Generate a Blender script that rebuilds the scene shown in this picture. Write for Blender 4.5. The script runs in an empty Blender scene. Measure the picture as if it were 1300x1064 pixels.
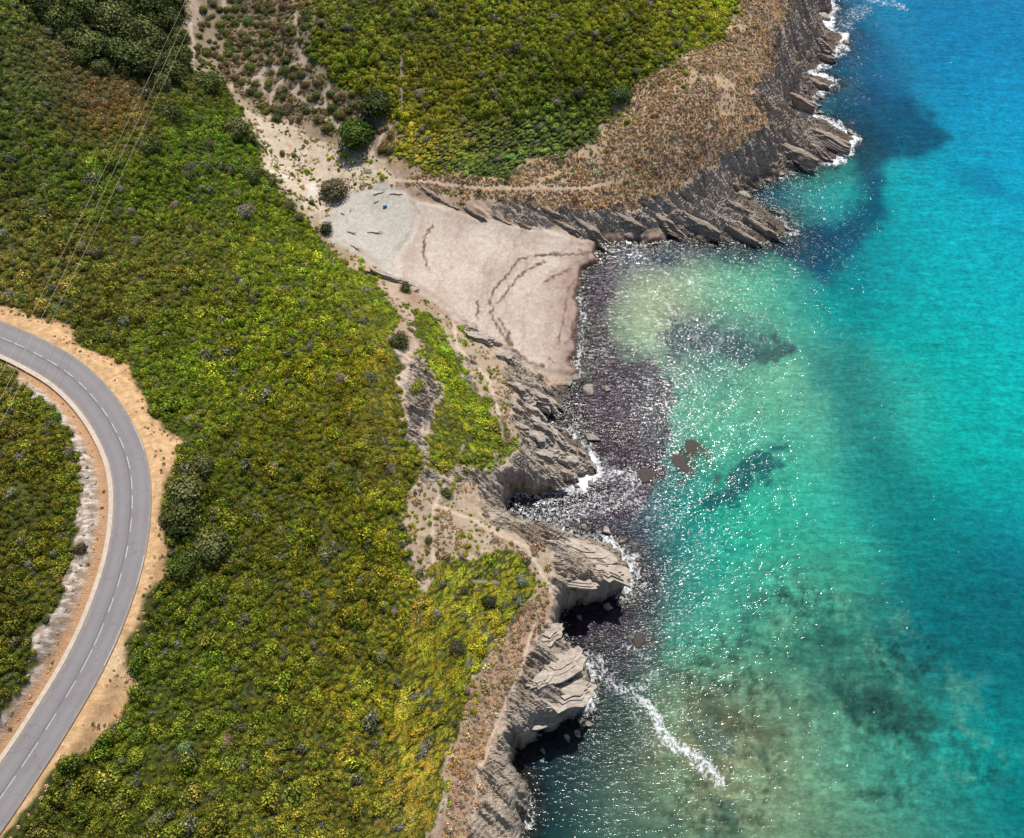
import bpy, math, random
import numpy as np
from mathutils import Vector, Euler, Matrix
random.seed(7); rng = np.random.default_rng(7)
sc = bpy.context.scene
COL = sc.collection
R = math.radians

# ------------------------------------------------------------------ camera model (photo pixels <-> world)
CH = 140.0; TILT = R(33.0); FPX = 1010.0; PCX, PCY = 650.0, 487.0
ST, CT = math.sin(TILT), math.cos(TILT)
def proj(x, y, z):
    dz = z - CH
    dep = np.maximum(y*ST - dz*CT, 4.0)
    up = y*CT + dz*ST
    return PCX + FPX*x/dep, PCY - FPX*up/dep
def ray(px, py, z):
    a = (np.asarray(px, float)-PCX)/FPX; b = (PCY-np.asarray(py, float))/FPX
    dy = ST + b*CT; dz = -CT + b*ST
    t = (np.asarray(z, float)-CH)/dz
    return a*t, dy*t

# ------------------------------------------------------------------ noise
_p = np.random.default_rng(11).permutation(256); PERM = np.concatenate([_p, _p, _p])
_a = np.linspace(0, 2*np.pi, 16, endpoint=False); GX, GY = np.cos(_a), np.sin(_a)
def perlin(x, y, seed=0):
    x = x+seed*17.31; y = y+seed*9.17
    xi = np.floor(x).astype(np.int64); yi = np.floor(y).astype(np.int64)
    xf = x-xi; yf = y-yi
    u = xf*xf*xf*(xf*(xf*6-15)+10); v = yf*yf*yf*(yf*(yf*6-15)+10)
    def g(i, j, dx, dy):
        h = PERM[PERM[(i & 255)]+(j & 255)] & 15
        return GX[h]*dx + GY[h]*dy
    n00 = g(xi, yi, xf, yf); n10 = g(xi+1, yi, xf-1, yf)
    n01 = g(xi, yi+1, xf, yf-1); n11 = g(xi+1, yi+1, xf-1, yf-1)
    return (n00*(1-u)+n10*u)*(1-v) + (n01*(1-u)+n11*u)*v
def fbm(x, y, seed=0, o=4, gain=.5):
    s = 0; a = 1.0; f = 1.0
    for i in range(o):
        s = s + a*perlin(x*f, y*f, seed+i*3); a *= gain; f *= 2.03
    return s
def smooth(a, b, x):
    t = np.clip((x-a)/(b-a), 0, 1); return t*t*(3-2*t)
def lin(c):
    c = np.asarray(c, float)/255.0
    return np.where(c <= .04045, c/12.92, ((c+.055)/1.055)**2.4)

# ------------------------------------------------------------------ polygon distances
def sdf(poly, X, Y, closed=True):
    P = np.asarray(poly, float); n = len(P)
    d2 = np.full(X.shape, 1e12); ins = np.zeros(X.shape, bool)
    for i in range(n if closed else n-1):
        ax, ay = P[i]; bx, by = P[(i+1) % n]
        ex, ey = bx-ax, by-ay; L = ex*ex+ey*ey+1e-9
        t = np.clip(((X-ax)*ex+(Y-ay)*ey)/L, 0, 1)
        d2 = np.minimum(d2, (X-ax-t*ex)**2+(Y-ay-t*ey)**2)
        if closed:
            c = ((ay > Y) != (by > Y)); k = (Y-ay)*ex/(ey if abs(ey) > 1e-9 else 1e-9)+ax
            ins ^= c & (X < k)
    d = np.sqrt(d2)
    return np.where(ins, d, -d) if closed else d
class Raster:
    def __init__(s, x0, x1, y0, y1, st):
        s.x0, s.y0, s.st = x0, y0, st
        s.xs = np.arange(x0, x1+st, st, float); s.ys = np.arange(y0, y1+st, st, float)
        s.X, s.Y = np.meshgrid(s.xs, s.ys)
    def sample(s, A, x, y):
        fx = np.clip((x-s.x0)/s.st, 0, len(s.xs)-1.001); fy = np.clip((y-s.y0)/s.st, 0, len(s.ys)-1.001)
        i = fx.astype(int); j = fy.astype(int); u = fx-i; v = fy-j
        return (A[j, i]*(1-u)+A[j, i+1]*u)*(1-v)+(A[j+1, i]*(1-u)+A[j+1, i+1]*u)*v
PR = Raster(-450, 1750, -350, 1400, 4)
def rbf_fit(P, V, lam=1e-3, ls=100.0):
    P = np.asarray(P, float)/ls; V = np.asarray(V, float); n = len(P)
    if V.ndim == 1: V = V[:, None]
    r2 = ((P[:, None]-P[None])**2).sum(-1)
    K = .5*r2*np.log(r2+1e-9)+lam*np.eye(n)
    A = np.zeros((n+3, n+3)); A[:n, :n] = K; A[:n, n] = 1; A[:n, n+1:] = P; A[n, :n] = 1; A[n+1:, :n] = P.T
    W = np.linalg.solve(A, np.vstack([V, np.zeros((3, V.shape[1]))]))
    return P, W, ls
def rbf_eval(m, X, Y):
    P, W, ls = m; x = X.ravel()/ls; y = Y.ravel()/ls; n = len(P)
    out = W[n]+x[:, None]*W[n+1]+y[:, None]*W[n+2]
    for i in range(n):
        r2 = (x-P[i, 0])**2+(y-P[i, 1])**2
        out += (.5*r2*np.log(r2+1e-9))[:, None]*W[i]
    return out.reshape(X.shape+(-1,))

# ------------------------------------------------------------------ layout read from the photograph
COAST = [(1046,-60),(1052,-20),(1052,0),(1059,9),(1054,24),(1041,23),(1052,36),(1067,46),(1062,64),(1045,82),(1020,91),(1042,97),(1061,105),(1036,117),
 (1024,134),(1000,141),(1018,144),(1040,152),(1060,160),(1082,177),(1071,192),(1050,205),(1035,209),(1003,217),(981,226),(956,239),(936,245),(950,255),(968,263),
 (992,280),(1000,296),(981,301),(952,309),(925,306),(895,306),(850,298),(842,303),(831,310),(793,304),(771,307),(756,322),(754,335),(741,344),
 (735,365),(737,400),(730,427),(727,462),(738,477),(722,490),(712,505),(718,518),(690,526),(700,540),(725,552),(742,570),(748,585),(757,597),(738,607),
 (716,618),(690,622),(662,628),(640,636),(634,652),(646,668),(672,675),(707,680),(755,687),(780,700),(795,725),(791,748),(772,760),(740,765),(716,777),(711,800),
 (716,820),(731,828),(743,842),(747,886),(735,904),(707,924),(672,938),(650,945),(648,956),(656,975),(668,1010),(660,1064),(672,1120)]
cx, cy = ray([p[0] for p in COAST], [p[1] for p in COAST], 0.0)
coast = [(130., 1600.), (150., 420.)] + list(zip(cx, cy)) + [(10., -60.), (30., -1600.), (-1600., -1600.), (-1600., 1600.)]
CR = Raster(-60, 140, -40, 290, .5)
C_IN = sdf(coast, CR.X, CR.Y)
ROUGHC = 1-smooth(22, 12, np.hypot(CR.X-14, CR.Y-112))*.8
def coast_d(x, y):
    wx = 1.3*fbm(x*.16, y*.16, 3, 4, .6); wy = 1.3*fbm(x*.16, y*.16, 23, 4, .6)
    hx = .55*fbm(x*.7, y*.7, 43, 3, .6); hy = .55*fbm(x*.7, y*.7, 53, 3, .6); q = CR.sample(ROUGHC, x, y)
    d = CR.sample(C_IN, x+wx+hx*q, y+wy+hy*q)
    ox = np.maximum(np.maximum(-60-x, x-140), 0); oy = np.maximum(np.maximum(-40-y, y-290), 0); o = np.hypot(ox, oy)
    return d+np.sign(d)*o

ZP = [ # photo x, y, height above the sea
 (-60,408,33.5),(7,431,33),(87,474,32.5),(145,543,32),(168,638,31.5),(152,734,31),(110,839,30.5),(38,956,30),(-60,1080,29.5),
 (0,520,35),(60,560,34),(60,650,34),(0,650,37.5),(0,760,36),(50,720,33.5),(0,840,33.5),(-150,650,44),(-150,850,40),
 (230,640,29.5),(220,760,28),(200,880,27),(150,980,26.5),(120,1080,25.5),(330,700,23.5),(330,850,22),(330,980,21),(330,1100,20),
 (450,700,17),(450,850,16),(450,980,15),(450,1100,14),(550,700,13),(560,860,12.5),(560,980,11.5),(560,1100,11),
 (620,720,12),(680,700,11.5),(740,715,9.5),(780,730,7.5),(640,800,11),(690,860,10.5),(735,870,7.5),(640,930,10),(620,1020,10),(640,1090,8),
 (600,640,11),(570,590,12),(630,585,10.5),(660,600,8),(620,600,9.5),(690,590,4),(730,590,2),(700,560,3.5),(660,530,6),
 (400,500,20),(500,500,14),(600,520,10),(560,450,8.5),(620,470,5),(660,490,3.5),(690,490,2),(400,600,21.5),(500,600,15.5),(300,550,26),(290,450,25),
 (400,400,17),(480,420,11),(450,350,6),(400,350,13.5),(300,350,21.5),(200,350,27),(100,350,31),(0,350,34),(-120,350,37),
 (530,400,6),(570,420,4.5),(510,362,3.5),
 (100,200,33),(0,200,38),(-120,180,44),(200,200,27),(280,250,18),(330,290,12),(330,200,8.5),(370,290,7),(410,310,4.5),(340,240,9.5),
 (0,20,44),(-120,0,52),(80,60,35),(160,60,28),(215,90,21),(260,110,14.5),(280,160,15),(300,130,10),(240,40,17),(240,0,19.5),(240,-80,25),
 (120,-80,38),(300,70,13),(340,140,8.5),(380,190,6),(430,225,4),(460,260,2.8),(440,285,2.8),(480,300,2.4),(500,340,2.2),
 (350,60,14),(420,20,20),(440,100,13),(480,150,9),(500,190,7),(560,210,6.5),(560,120,12),(600,60,17),(520,0,20),(700,0,24),(700,100,18),(800,40,23),(640,-80,29),(850,-80,28),
 (650,190,9),(740,150,13.5),(800,120,16),(880,40,20),(900,0,21),(960,-60,22),(980,20,17),(1020,10,9),(1010,60,7),(960,80,14),(985,115,7.2),(900,110,18),
 (850,170,14.5),(930,160,11),(980,165,7),(1040,172,3.2),(880,215,8),(940,215,5.5),(990,200,4),(800,225,8.5),(750,245,6),(850,255,5),(910,255,3.6),(960,285,2.8),
 (700,262,5),(650,240,6),(600,262,4),(560,250,4),(620,285,2),(700,298,2),(780,285,3),(840,290,2.5),(900,290,3),
 (560,290,2.1),(560,340,2.0),(620,330,1.8),(690,340,1.4),(740,325,1.2),(620,400,1.9),(680,400,1.4),(720,400,1.0),(700,450,1.3),(660,440,1.7)]
zx, zy = ray([p[0] for p in ZP], [p[1] for p in ZP], [p[2] for p in ZP])
ZM = rbf_fit(np.stack([zx, zy], 1), [p[2] for p in ZP], 2e-3, 60.0)
BR = Raster(-230, 170, -60, 320, 2)
BASE = rbf_eval(ZM, BR.X, BR.Y)[..., 0]

ROADP = [(-420,372,36),(-260,378,35),(-140,388,34),(-60,406,33.5),(7,431,33),(48,450,32.8),(87,474,32.5),(119,505,32.2),(145,543,32),(163,587,31.7),(168,638,31.5),(161,701,31.2),(141,768,30.9),
 (110,839,30.5),(65,916,30.2),(20,985,29.9),(-40,1070,29.6),(-110,1160,29.2),(-200,1270,29)]
def catmull(P, step=.5):
    P = np.asarray(P, float); P = np.vstack([2*P[0]-P[1], P, 2*P[-1]-P[-2]]); out = []
    for i in range(1, len(P)-2):
        n = max(2, int(np.linalg.norm(P[i+1]-P[i])/step))
        for t in np.linspace(0, 1, n, endpoint=False):
            out.append(.5*((2*P[i])+(-P[i-1]+P[i+1])*t+(2*P[i-1]-5*P[i]+4*P[i+1]-P[i+2])*t*t+(-P[i-1]+3*P[i]-3*P[i+1]+P[i+2])*t**3))
    out.append(P[-2]); return np.array(out)
rx, ry = ray([p[0] for p in ROADP], [p[1] for p in ROADP], [p[2] for p in ROADP])
ROAD = catmull(np.stack([rx, ry, [p[2] for p in ROADP]], 1), .5)
rt = np.gradient(ROAD[:, :2], axis=0); rt /= np.linalg.norm(rt, axis=1)[:, None]
RN = np.stack([rt[:, 1], -rt[:, 0]], 1)          # to the inside of the bend
ccx, ccy = ray(-40, 650, 31.0)
mid = len(ROAD)//2
if np.dot(RN[mid], np.array([ccx, ccy])-ROAD[mid, :2]) < 0: RN = -RN
RR = Raster(-190, -20, -60, 200, 1.0)
RD = sdf(ROAD[::4, :2], RR.X, RR.Y, closed=False)
RB = rbf_fit(ROAD[::12, :2], ROAD[::12, 2], 1e-6, 60.0); RZ = rbf_eval(RB, RR.X, RR.Y)[..., 0]

def M(poly, closed=True): return sdf(poly, PR.X, PR.Y, closed)
WRACK = M([(515,248),(560,260),(620,278),(700,292),(745,303),(790,300),(842,298),(880,330),(760,345),(760,470),(725,478),(690,474),(655,456),(612,428),(575,400),(545,378),(505,352),(500,330),(518,300),(530,276)])
SAND = M([(425,268),(440,250),(470,240),(515,243),(532,268),(522,300),(503,325),(505,352),(480,340),(455,322),(425,305),(412,288)])
LEFTV = M([(-500,-400),(235,-400),(232,0),(240,60),(262,85),(292,112),(318,150),(338,205),(352,240),(388,268),(402,292),(432,328),(470,352),(500,388),(508,410),(498,432),(506,470),(512,520),(520,560),
  (528,600),(520,632),(508,655),(524,678),(522,705),(525,730),(534,752),(548,712),(603,708),(617,696),(655,699),(667,720),(687,750),(655,774),(640,800),(617,828),(607,859),(588,900),(582,931),(568,973),(555,1030),(540,1100),(530,1400),(-500,1400)])
STRIPV = M([(518,392),(545,392),(562,410),(572,440),(590,470),(622,510),(642,555),(646,576),(600,590),(560,603),(536,590),(530,560),(545,540),(556,500),(545,470),(533,430)])
NORTHV = M([(380,-400),(400,-20),(384,60),(420,110),(470,132),(499,163),(503,197),(562,221),(638,227),(672,205),(717,196),(759,168),(790,130),(811,102),(873,71),(916,52),(940,10),(946,-40),(960,-400)])
SPARSE = M([(232,-400),(236,0),(244,62),(268,82),(300,112),(345,158),(400,158),(440,185),(500,200),(503,160),(470,128),(430,110),(392,60),(404,-20),(390,-400)])
DRYN = M([(520,232),(560,222),(638,227),(672,205),(717,196),(759,168),(790,130),(811,102),(873,71),(916,52),(940,10),(946,-40),(960,-400),(1040,-400),(1000,0),(985,40),(978,90),(945,115),(975,150),(940,180),(900,205),(860,235),(800,262),(720,262),(640,252)])
DRYS = M([(690,750),(712,772),(690,800),(664,830),(650,880),(632,915),(615,960),(600,1064),(560,1064),(570,973),(584,931),(590,900),(609,859),(619,828),(642,800),(657,774)])
DUNE = M([(302,128),(350,165),(400,166),(440,190),(480,200),(510,228),(500,240),(465,240),(430,262),(410,280),(385,262),(350,235),(335,190)])
VERGE = M([(-400,340),(-100,366),(0,386),(52,403),(90,413),(94,438),(128,453),(162,463),(173,493),(194,528),(208,545),(229,562),(222,597),(208,631),(204,661),(215,696),(209,730),(187,758),(180,793),(163,817),
  (163,852),(173,872),(149,914),(121,945),(78,968),(48,1015),(-5,1085),(-200,1400),(-400,1400),(-150,1100),(0,950),(100,800),(150,650),(120,540),(60,480),(0,450),(-400,400)])
CUT = M([(-400,420),(-100,428),(0,455),(21,469),(35,493),(69,514),(93,562),(104,607),(100,650),(104,679),(87,720),(76,762),(62,789),(38,838),(10,886),(-20,940),(-120,1060),(-400,1400),(-350,1400),(-30,1010),(60,880),(110,780),(145,650),(135,560),(100,510),(50,465),(0,440),(-400,400)])
GULLY = M([(495,420),(520,445),(538,470),(553,500),(545,540),(530,562),(517,540),(512,500),(503,460)])
TOPGAP = M([(233,-20),(247,-20),(252,15),(247,45),(246,66),(240,68),(238,40)])
PATHS = [[(551,640),(548,679),(549,703),(551,734),(537,758),(530,790)],[(551,640),(575,600),(590,560)],[(638,682),(669,696),(686,724),(703,758)],[(680,790),(672,810),(664,850),(657,869),(634,911),(617,952),(606,990),(600,1060)],
 [(284,-40),(284,15)],[(374,-20),(377,52),(391,97),(372,118)],[(292,105),(301,131),(332,156),(350,195),(374,221)],[(367,114),(392,130),(415,138),(433,166),(440,196)],[(510,60),(510,149),(482,176),(475,208),(499,228),(551,231),(610,239),(672,239),(741,239),(790,228)],
 [(310,112),(345,80),(352,90),(390,75)],[(340,150),(345,120),(360,100)],[(575,400),(580,440),(620,480),(632,520),(640,560)],[(551,640),(600,660),(638,682)],[(415,138),(412,115),(425,105)],[(242,30),(248,90)],[(330,90),(336,120)],[(590,735),(640,740)]]
PATH = np.full(PR.X.shape, 1e6)
for P in PATHS: PATH = np.minimum(PATH, M(P, False))
LEDGE = np.full(PR.X.shape, 1e6)
for P in [[(738,325),(700,325),(679,327),(658,331),(645,351),(627,368),(622,386),(628,398)],[(693,334),(665,346),(651,362),(638,379),(631,387)],[(728,343),(707,351),(690,360)],[(605,384),(608,410)],[(634,406),(645,424),(650,440)],
  [(551,287),(540,302),(537,322),(545,345)],[(755,321),(738,325),(700,324)],[(622,398),(630,415),(648,442),(672,462),(690,466)],[(748,345),(722,366),(716,400),(708,440)],[(715,440),(728,428)],[(696,455),(703,463)],[(735,318),(748,328)]]: LEDGE = np.minimum(LEDGE, M(P, False))

SOIL = np.maximum(M([(500,652),(525,625),(560,610),(600,614),(600,650),(642,676),(690,690),(700,722),(690,752),(655,700),(600,700),(548,712),(535,740),(528,700)]), M([(560,392),(605,432),(640,470),(652,500),(640,520),(655,560),(640,590),(615,480),(585,440)]))
def px_of(x, y, z): return proj(x, y, z)
def base_h(x, y):
    xc = np.clip(x, -228, 168); yc = np.clip(y, -58, 318)
    return np.clip(BR.sample(BASE, xc, yc), .3, 60)
WC = [(1050,20,13),(1050,100,11),(1050,170,14),(980,160,10),(980,220,10),(980,280,14),(900,300,12),(800,295,7),(740,350,2.5),(730,450,2.5),(720,540,7),(740,590,5),(640,640,2.2),(660,660,2.5),(760,700,7),(790,740,3),(730,765,2.2),(715,810,2.5),(745,860,4),(700,925,2.2),(650,960,2.5),(660,1050,4)]
wx_, wy_ = ray([p[0] for p in WC], [p[1] for p in WC], 0.)
def cliff_w(x, y):
    s = 0; w = 0
    for i, p in enumerate(WC):
        k = 1/((x-wx_[i])**2+(y-wy_[i])**2+4)**1.5; s = s+k*p[2]; w = w+k
    return s/w
SA = R(-32); SCX, SCY = math.cos(SA), math.sin(SA)
def rockmask(x, y, z, d):
    px, py = px_of(x, y, z)
    wpx = px+18*fbm(x*.12, y*.12, 40, 4, .65); wpy = py+18*fbm(x*.12, y*.12, 50, 4, .65)
    g = lambda A: PR.sample(A, wpx, wpy)
    soft = np.maximum.reduce([g(WRACK), g(SAND), g(LEFTV), g(STRIPV), g(NORTHV), g(DRYN), g(DRYS)*.8, g(DUNE), g(SPARSE), .7*g(SOIL)])
    soft = soft+5*fbm(x*.25, y*.25, 61, 4, .65)+2
    inland = smooth(34, 20, d)
    return smooth(5, -6, soft)*inland, px, py, wpx, wpy
def strata(x, y):
    u = x*SCX+y*SCY; v = -x*SCY+y*SCX
    v = v+1.6*fbm(x*.07, y*.07, 70, 3)+.25*fbm(u*.25, v*.9, 74, 3)
    def saw(t, k):
        f = t-np.floor(t); return np.where(f < k, f/k, (1-f)/(1-k))
    a1 = .5+fbm(u*.07, v*.15, 77, 2); a2 = .6+fbm(u*.15, v*.3, 79, 2)
    s = 1.9*np.clip(a1, .15, 1.3)*(saw(v*.21+.5*perlin(u*.06, v*.1, 81), .8)-.5)
    s = s+.75*np.clip(a2, .1, 1.3)*(saw(v*.62+.8*perlin(u*.11, v*.2, 82), .78)-.5)+.3*(saw(v*1.7+perlin(u*.3, v*.4, 83), .75)-.5)
    blk = np.floor(u*.33+1.5*perlin(v*.4, u*.1, 86)+np.floor(v*.62)*.37)
    hb = np.sin(blk*12.9898+np.floor(v*.62+.8*perlin(u*.11, v*.2, 82))*78.233)*43758.5453; hb = hb-np.floor(hb)
    return s+.45*(hb-.5)+.5*fbm(x*.5, y*.5, 90, 4, .55)
def terrain(x, y):
    d = coast_d(x, y); b = base_h(x, y)
    w = cliff_w(x, y)
    px0, py0 = px_of(x, y, b)
    t = np.clip(d/w, 0, 1); prof = 1-(1-t)**np.where(y < 75, 3.2, 2.0)
    land = .12+b*prof
    rm, px, py, wpx, wpy = rockmask(x, y, np.maximum(land, 0), d)
    beach = smooth(0, 8, np.maximum(PR.sample(WRACK, px, py), PR.sample(SAND, px, py)))
    land = land+rm*strata(x, y)*np.clip(.45+b/6, .6, 1.35)*np.where(y < 75, .95, 1.3)*smooth(-1, 2.5, d)
    land = land+(1-beach)*(1-rm)*(.55*fbm(x*.11, y*.11, 5, 3)+.12*fbm(x*.7, y*.7, 8, 3))
    gr = smooth(6, 0, PR.sample(np.minimum(PATH, 60), wpx, wpy))
    land = land-.12*gr*(1-beach)
    # seaweed ledges on the beach
    lw = PR.sample(LEDGE, px+3*fbm(x*.8, y*.8, 31, 3), py+3*fbm(x*.8, y*.8, 33, 3))
    land = land+beach*(.05*fbm(x*.5, y*.5, 15, 4, .6)+.04*fbm(x*2.2, y*2.2, 17, 2)+.1*smooth(5, 2, lw)-.16*smooth(2.2, .7, lw))
    land = land+beach*.45*smooth(.1, .8, d)
    # road bench
    rd = RR.sample(RD, x, y); rz = RR.sample(RZ, x, y); inb = (x < -20)
    k = smooth(6.0, 3.9, rd)*inb
    land = land*(1-k)+(rz-.16)*k
    cutd = smooth(-2, 6, PR.sample(CUT, wpx, wpy))*(1-k)*inb
    land = land+cutd*(.3*np.abs(fbm(x*.5, y*.5, 95, 4, .6))+.22*np.abs(fbm(x*1.5, y*1.5, 96, 3)))
    sea = -.25-.11*(-d)-.35*smooth(0, 3, -d)+.5*fbm(x*.25, y*.25, 60, 4, .55)*smooth(0, 3, -d)
    sea = np.maximum(sea, -9)
    z = np.where(d > 0, np.maximum(land, -.3), sea)
    e = smooth(-.6, .6, d)
    z = np.where(np.abs(d) < .6, sea*(1-e)+np.maximum(land, .05)*e, z)
    return z, d, rm, px, py, wpx, wpy, beach, rd, cutd

# ------------------------------------------------------------------ material helpers
def newmat(name):
    m = bpy.data.materials.new(name); m.use_nodes = True; nt = m.node_tree; nt.nodes.clear()
    return m, nt
class N:
    def __init__(s, nt): s.nt = nt
    def __call__(s, typ, ins=None, **kw):
        n = s.nt.nodes.new(typ)
        for k, v in kw.items(): setattr(n, k, v)
        for k, v in (ins or {}).items():
            sk = n.inputs[k]
            if isinstance(v, bpy.types.NodeSocket): s.nt.links.new(v, sk)
            else: sk.default_value = v
        return n
    def out(s, sh):
        o = s('ShaderNodeOutputMaterial'); s.nt.links.new(sh, o.inputs[0])
    def math(s, op, a, b=0.0, c=0.0, clamp=False):
        n = s('ShaderNodeMath', {0: a, 1: b, 2: c}, operation=op); n.use_clamp = clamp; return n.outputs[0]
    def mix(s, f, a, b, bt='MIX'):
        n = s('ShaderNodeMix', data_type='RGBA', blend_type=bt)
        for k, v in ((0, f), (6, a), (7, b)):
            if isinstance(v, bpy.types.NodeSocket): s.nt.links.new(v, n.inputs[k])
            else: n.inputs[k].default_value = v
        return n.outputs[2]
    def ramp(s, f, st):
        n = s('ShaderNodeValToRGB', {0: f}); el = n.color_ramp.elements
        while len(el) < len(st): el.new(.5)
        for e, (p, c) in zip(el, st): e.position = p; e.color = c if len(c) == 4 else tuple(c)+(1,)
        return n.outputs[0]
    def noise(s, vec, scale, detail=4, rough=.55, dist=0.0):
        return s('ShaderNodeTexNoise', {'Vector': vec, 'Scale': scale, 'Detail': detail, 'Roughness': rough, 'Distortion': dist}).outputs[0]
    def attr(s, name, t='GEOMETRY'): return s('ShaderNodeAttribute', attribute_name=name, attribute_type=t)
    def pos(s): return s('ShaderNodeTexCoord').outputs['Object']
def g4(v): return (v, v, v, 1)

# terrain
def terrain_mat(name, grit, bump, dist):
    m, nt = newmat(name); n = N(nt); P = n.pos()
    col = n.attr('ground_tone').outputs['Color']; rk = n.attr('rockiness').outputs['Fac']
    mp = n('ShaderNodeMapping', {'Vector': P, 'Rotation': (0, 0, -SA), 'Scale': (.35, 2.4, 1.6)}).outputs[0]
    n1 = n.noise(P, 5.0, 6, .7); n2 = n.noise(P, .8, 5, .6); n3 = n.noise(mp, 1.6, 8, .72, .4)
    vary = n.math('ADD', n.math('MULTIPLY', n.math('SUBTRACT', n1, .5), grit*2.2), 1.0)
    vary = n.math('ADD', vary, n.math('MULTIPLY', n.math('SUBTRACT', n2, .5), .5))
    rv = n.math('MULTIPLY', n.math('SUBTRACT', n3, .5), n.math('MULTIPLY', rk, 1.5))
    vary = n.math('MAXIMUM', n.math('ADD', vary, rv), .12)
    c = n('ShaderNodeVectorMath', {0: col}, operation='SCALE'); nt.links.new(vary, c.inputs['Scale'])
    cr = n('ShaderNodeTexVoronoi', {'Vector': n('ShaderNodeMapping', {'Vector': n('ShaderNodeVectorMath', {0: P, 1: n('ShaderNodeTexNoise', {'Vector': P, 'Scale': .8}).outputs[1]}, operation='ADD').outputs[0], 'Rotation': (0, 0, -SA), 'Scale': (.28, 1.1, .8)}).outputs[0], 'Scale': 1.0}, feature='DISTANCE_TO_EDGE').outputs[0]
    crk = n('ShaderNodeMapRange', {0: cr, 1: 0.0, 2: .09}).outputs[0]
    vary = n.math('MULTIPLY', vary, n.math('SUBTRACT', 1.0, n.math('MULTIPLY', n.math('SUBTRACT', 1.0, crk), n.math('MULTIPLY', rk, .6))))
    hue = n.noise(P, 1.7, 4)
    c2 = n.mix(n.math('MULTIPLY', n.ramp(hue, [(.45, g4(0)), (.7, g4(1))]), n.math('MULTIPLY', rk, .35)), c.outputs[0], (.30, .19, .12, 1))
    h = n.math('ADD', n.math('MULTIPLY', n1, .5), n.math('MULTIPLY', n3, n.math('MULTIPLY', rk, 3.2)))
    h = n.math('ADD', n.math('ADD', h, n.math('MULTIPLY', n.math('MULTIPLY', crk, rk), 1.0)), n.math('MULTIPLY', n.noise(P, 14, 3), .25))
    b = n('ShaderNodeBump', {'Height': h, 'Strength': bump, 'Distance': dist}).outputs[0]
    p = n('ShaderNodeBsdfPrincipled', {'Base Color': c2, 'Roughness': .88, 'Normal': b, 'Specular IOR Level': .06})
    n.out(p.outputs[0]); return m
MT_HILL = terrain_mat('dry_soil', .7, .8, .18)
MT_ROCK = terrain_mat('schist_rock', .45, 1.0, .3)
MT_BEACH = terrain_mat('seaweed_sand', .5, .9, .1)

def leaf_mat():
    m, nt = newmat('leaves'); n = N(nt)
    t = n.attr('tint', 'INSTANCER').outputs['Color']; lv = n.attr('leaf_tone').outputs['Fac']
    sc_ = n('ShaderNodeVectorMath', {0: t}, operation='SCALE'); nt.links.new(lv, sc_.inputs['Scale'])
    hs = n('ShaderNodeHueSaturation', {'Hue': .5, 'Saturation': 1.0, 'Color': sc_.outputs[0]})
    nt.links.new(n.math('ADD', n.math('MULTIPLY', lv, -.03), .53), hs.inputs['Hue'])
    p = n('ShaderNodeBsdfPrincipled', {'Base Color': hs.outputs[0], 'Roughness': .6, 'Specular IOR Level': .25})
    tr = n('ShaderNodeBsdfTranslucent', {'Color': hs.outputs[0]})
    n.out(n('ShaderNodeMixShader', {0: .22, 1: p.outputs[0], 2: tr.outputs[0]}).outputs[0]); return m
M_LEAF = leaf_mat()
def simple(name, c1, c2, scale, rough=.85, bump=.5, dist=.03, stretch=(1, 1, 1)):
    m, nt = newmat(name); n = N(nt)
    P = n('ShaderNodeMapping', {'Vector': n.pos(), 'Scale': stretch}).outputs[0]
    f = n.noise(P, scale, 6, .65)
    c = n.ramp(f, [(.3, c1), (.7, c2)])
    b = n('ShaderNodeBump', {'Height': f, 'Strength': bump, 'Distance': dist}).outputs[0]
    n.out(n('ShaderNodeBsdfPrincipled', {'Base Color': c, 'Roughness': rough, 'Normal': b}).outputs[0]); return m
M_BARK = simple('bark', (.05, .035, .025), (.16, .12, .09), 8)
M_WOOD = simple('driftwood', (.10, .07, .05), (.26, .2, .15), 6, stretch=(1, 4, 4))
M_KERB = simple('kerb_concrete', (.42, .35, .28), (.60, .51, .42), 2.0, bump=.4)
M_PAINT = simple('road_paint', (.36, .35, .35), (.62, .61, .6), 3.0, bump=.1)
M_WIRE = simple('aluminium_wire', (.50, .47, .38), (.58, .54, .45), 3, .6, .1)
M_TARP = simple('blue_plastic', (.01, .09, .35), (.03, .16, .5), 3, .5)
def rock_mat(name, dark, light, wet=False):
    m, nt = newmat(name); n = N(nt); P = n.pos()
    mp = n('ShaderNodeMapping', {'Vector': n('ShaderNodeNewGeometry').outputs['Position'], 'Rotation': (0, 0, -SA), 'Scale': (.35, 2.2, 2.6)}).outputs[0]
    a = n.noise(mp, 1.3, 8, .7, .5); b_ = n.noise(P, 3.5, 6, .7)
    f = n.math('ADD', n.math('MULTIPLY', a, .6), n.math('MULTIPLY', b_, .4))
    c = n.ramp(f, [(.34, dark), (.5, tuple(.5*(x+y) for x, y in zip(dark, light))), (.66, light)])
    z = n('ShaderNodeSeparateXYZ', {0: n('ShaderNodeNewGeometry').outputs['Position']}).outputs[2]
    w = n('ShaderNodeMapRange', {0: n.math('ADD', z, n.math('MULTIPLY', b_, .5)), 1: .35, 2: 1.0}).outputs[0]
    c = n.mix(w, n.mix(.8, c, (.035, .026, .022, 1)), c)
    bp = n('ShaderNodeBump', {'Height': f, 'Strength': 1.0, 'Distance': .16}).outputs[0]
    p = n('ShaderNodeBsdfPrincipled', {'Base Color': c, 'Roughness': .75, 'Normal': bp})
    n.out(p.outputs[0]); return m
M_ROCK = rock_mat('grey_schist', (.12, .10, .085), (.58, .50, .42))
M_BROWN = rock_mat('brown_schist', (.10, .075, .06), (.50, .40, .32))
M_REEF = rock_mat('brown_reef', (.03, .024, .018), (.12, .09, .065))
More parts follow.
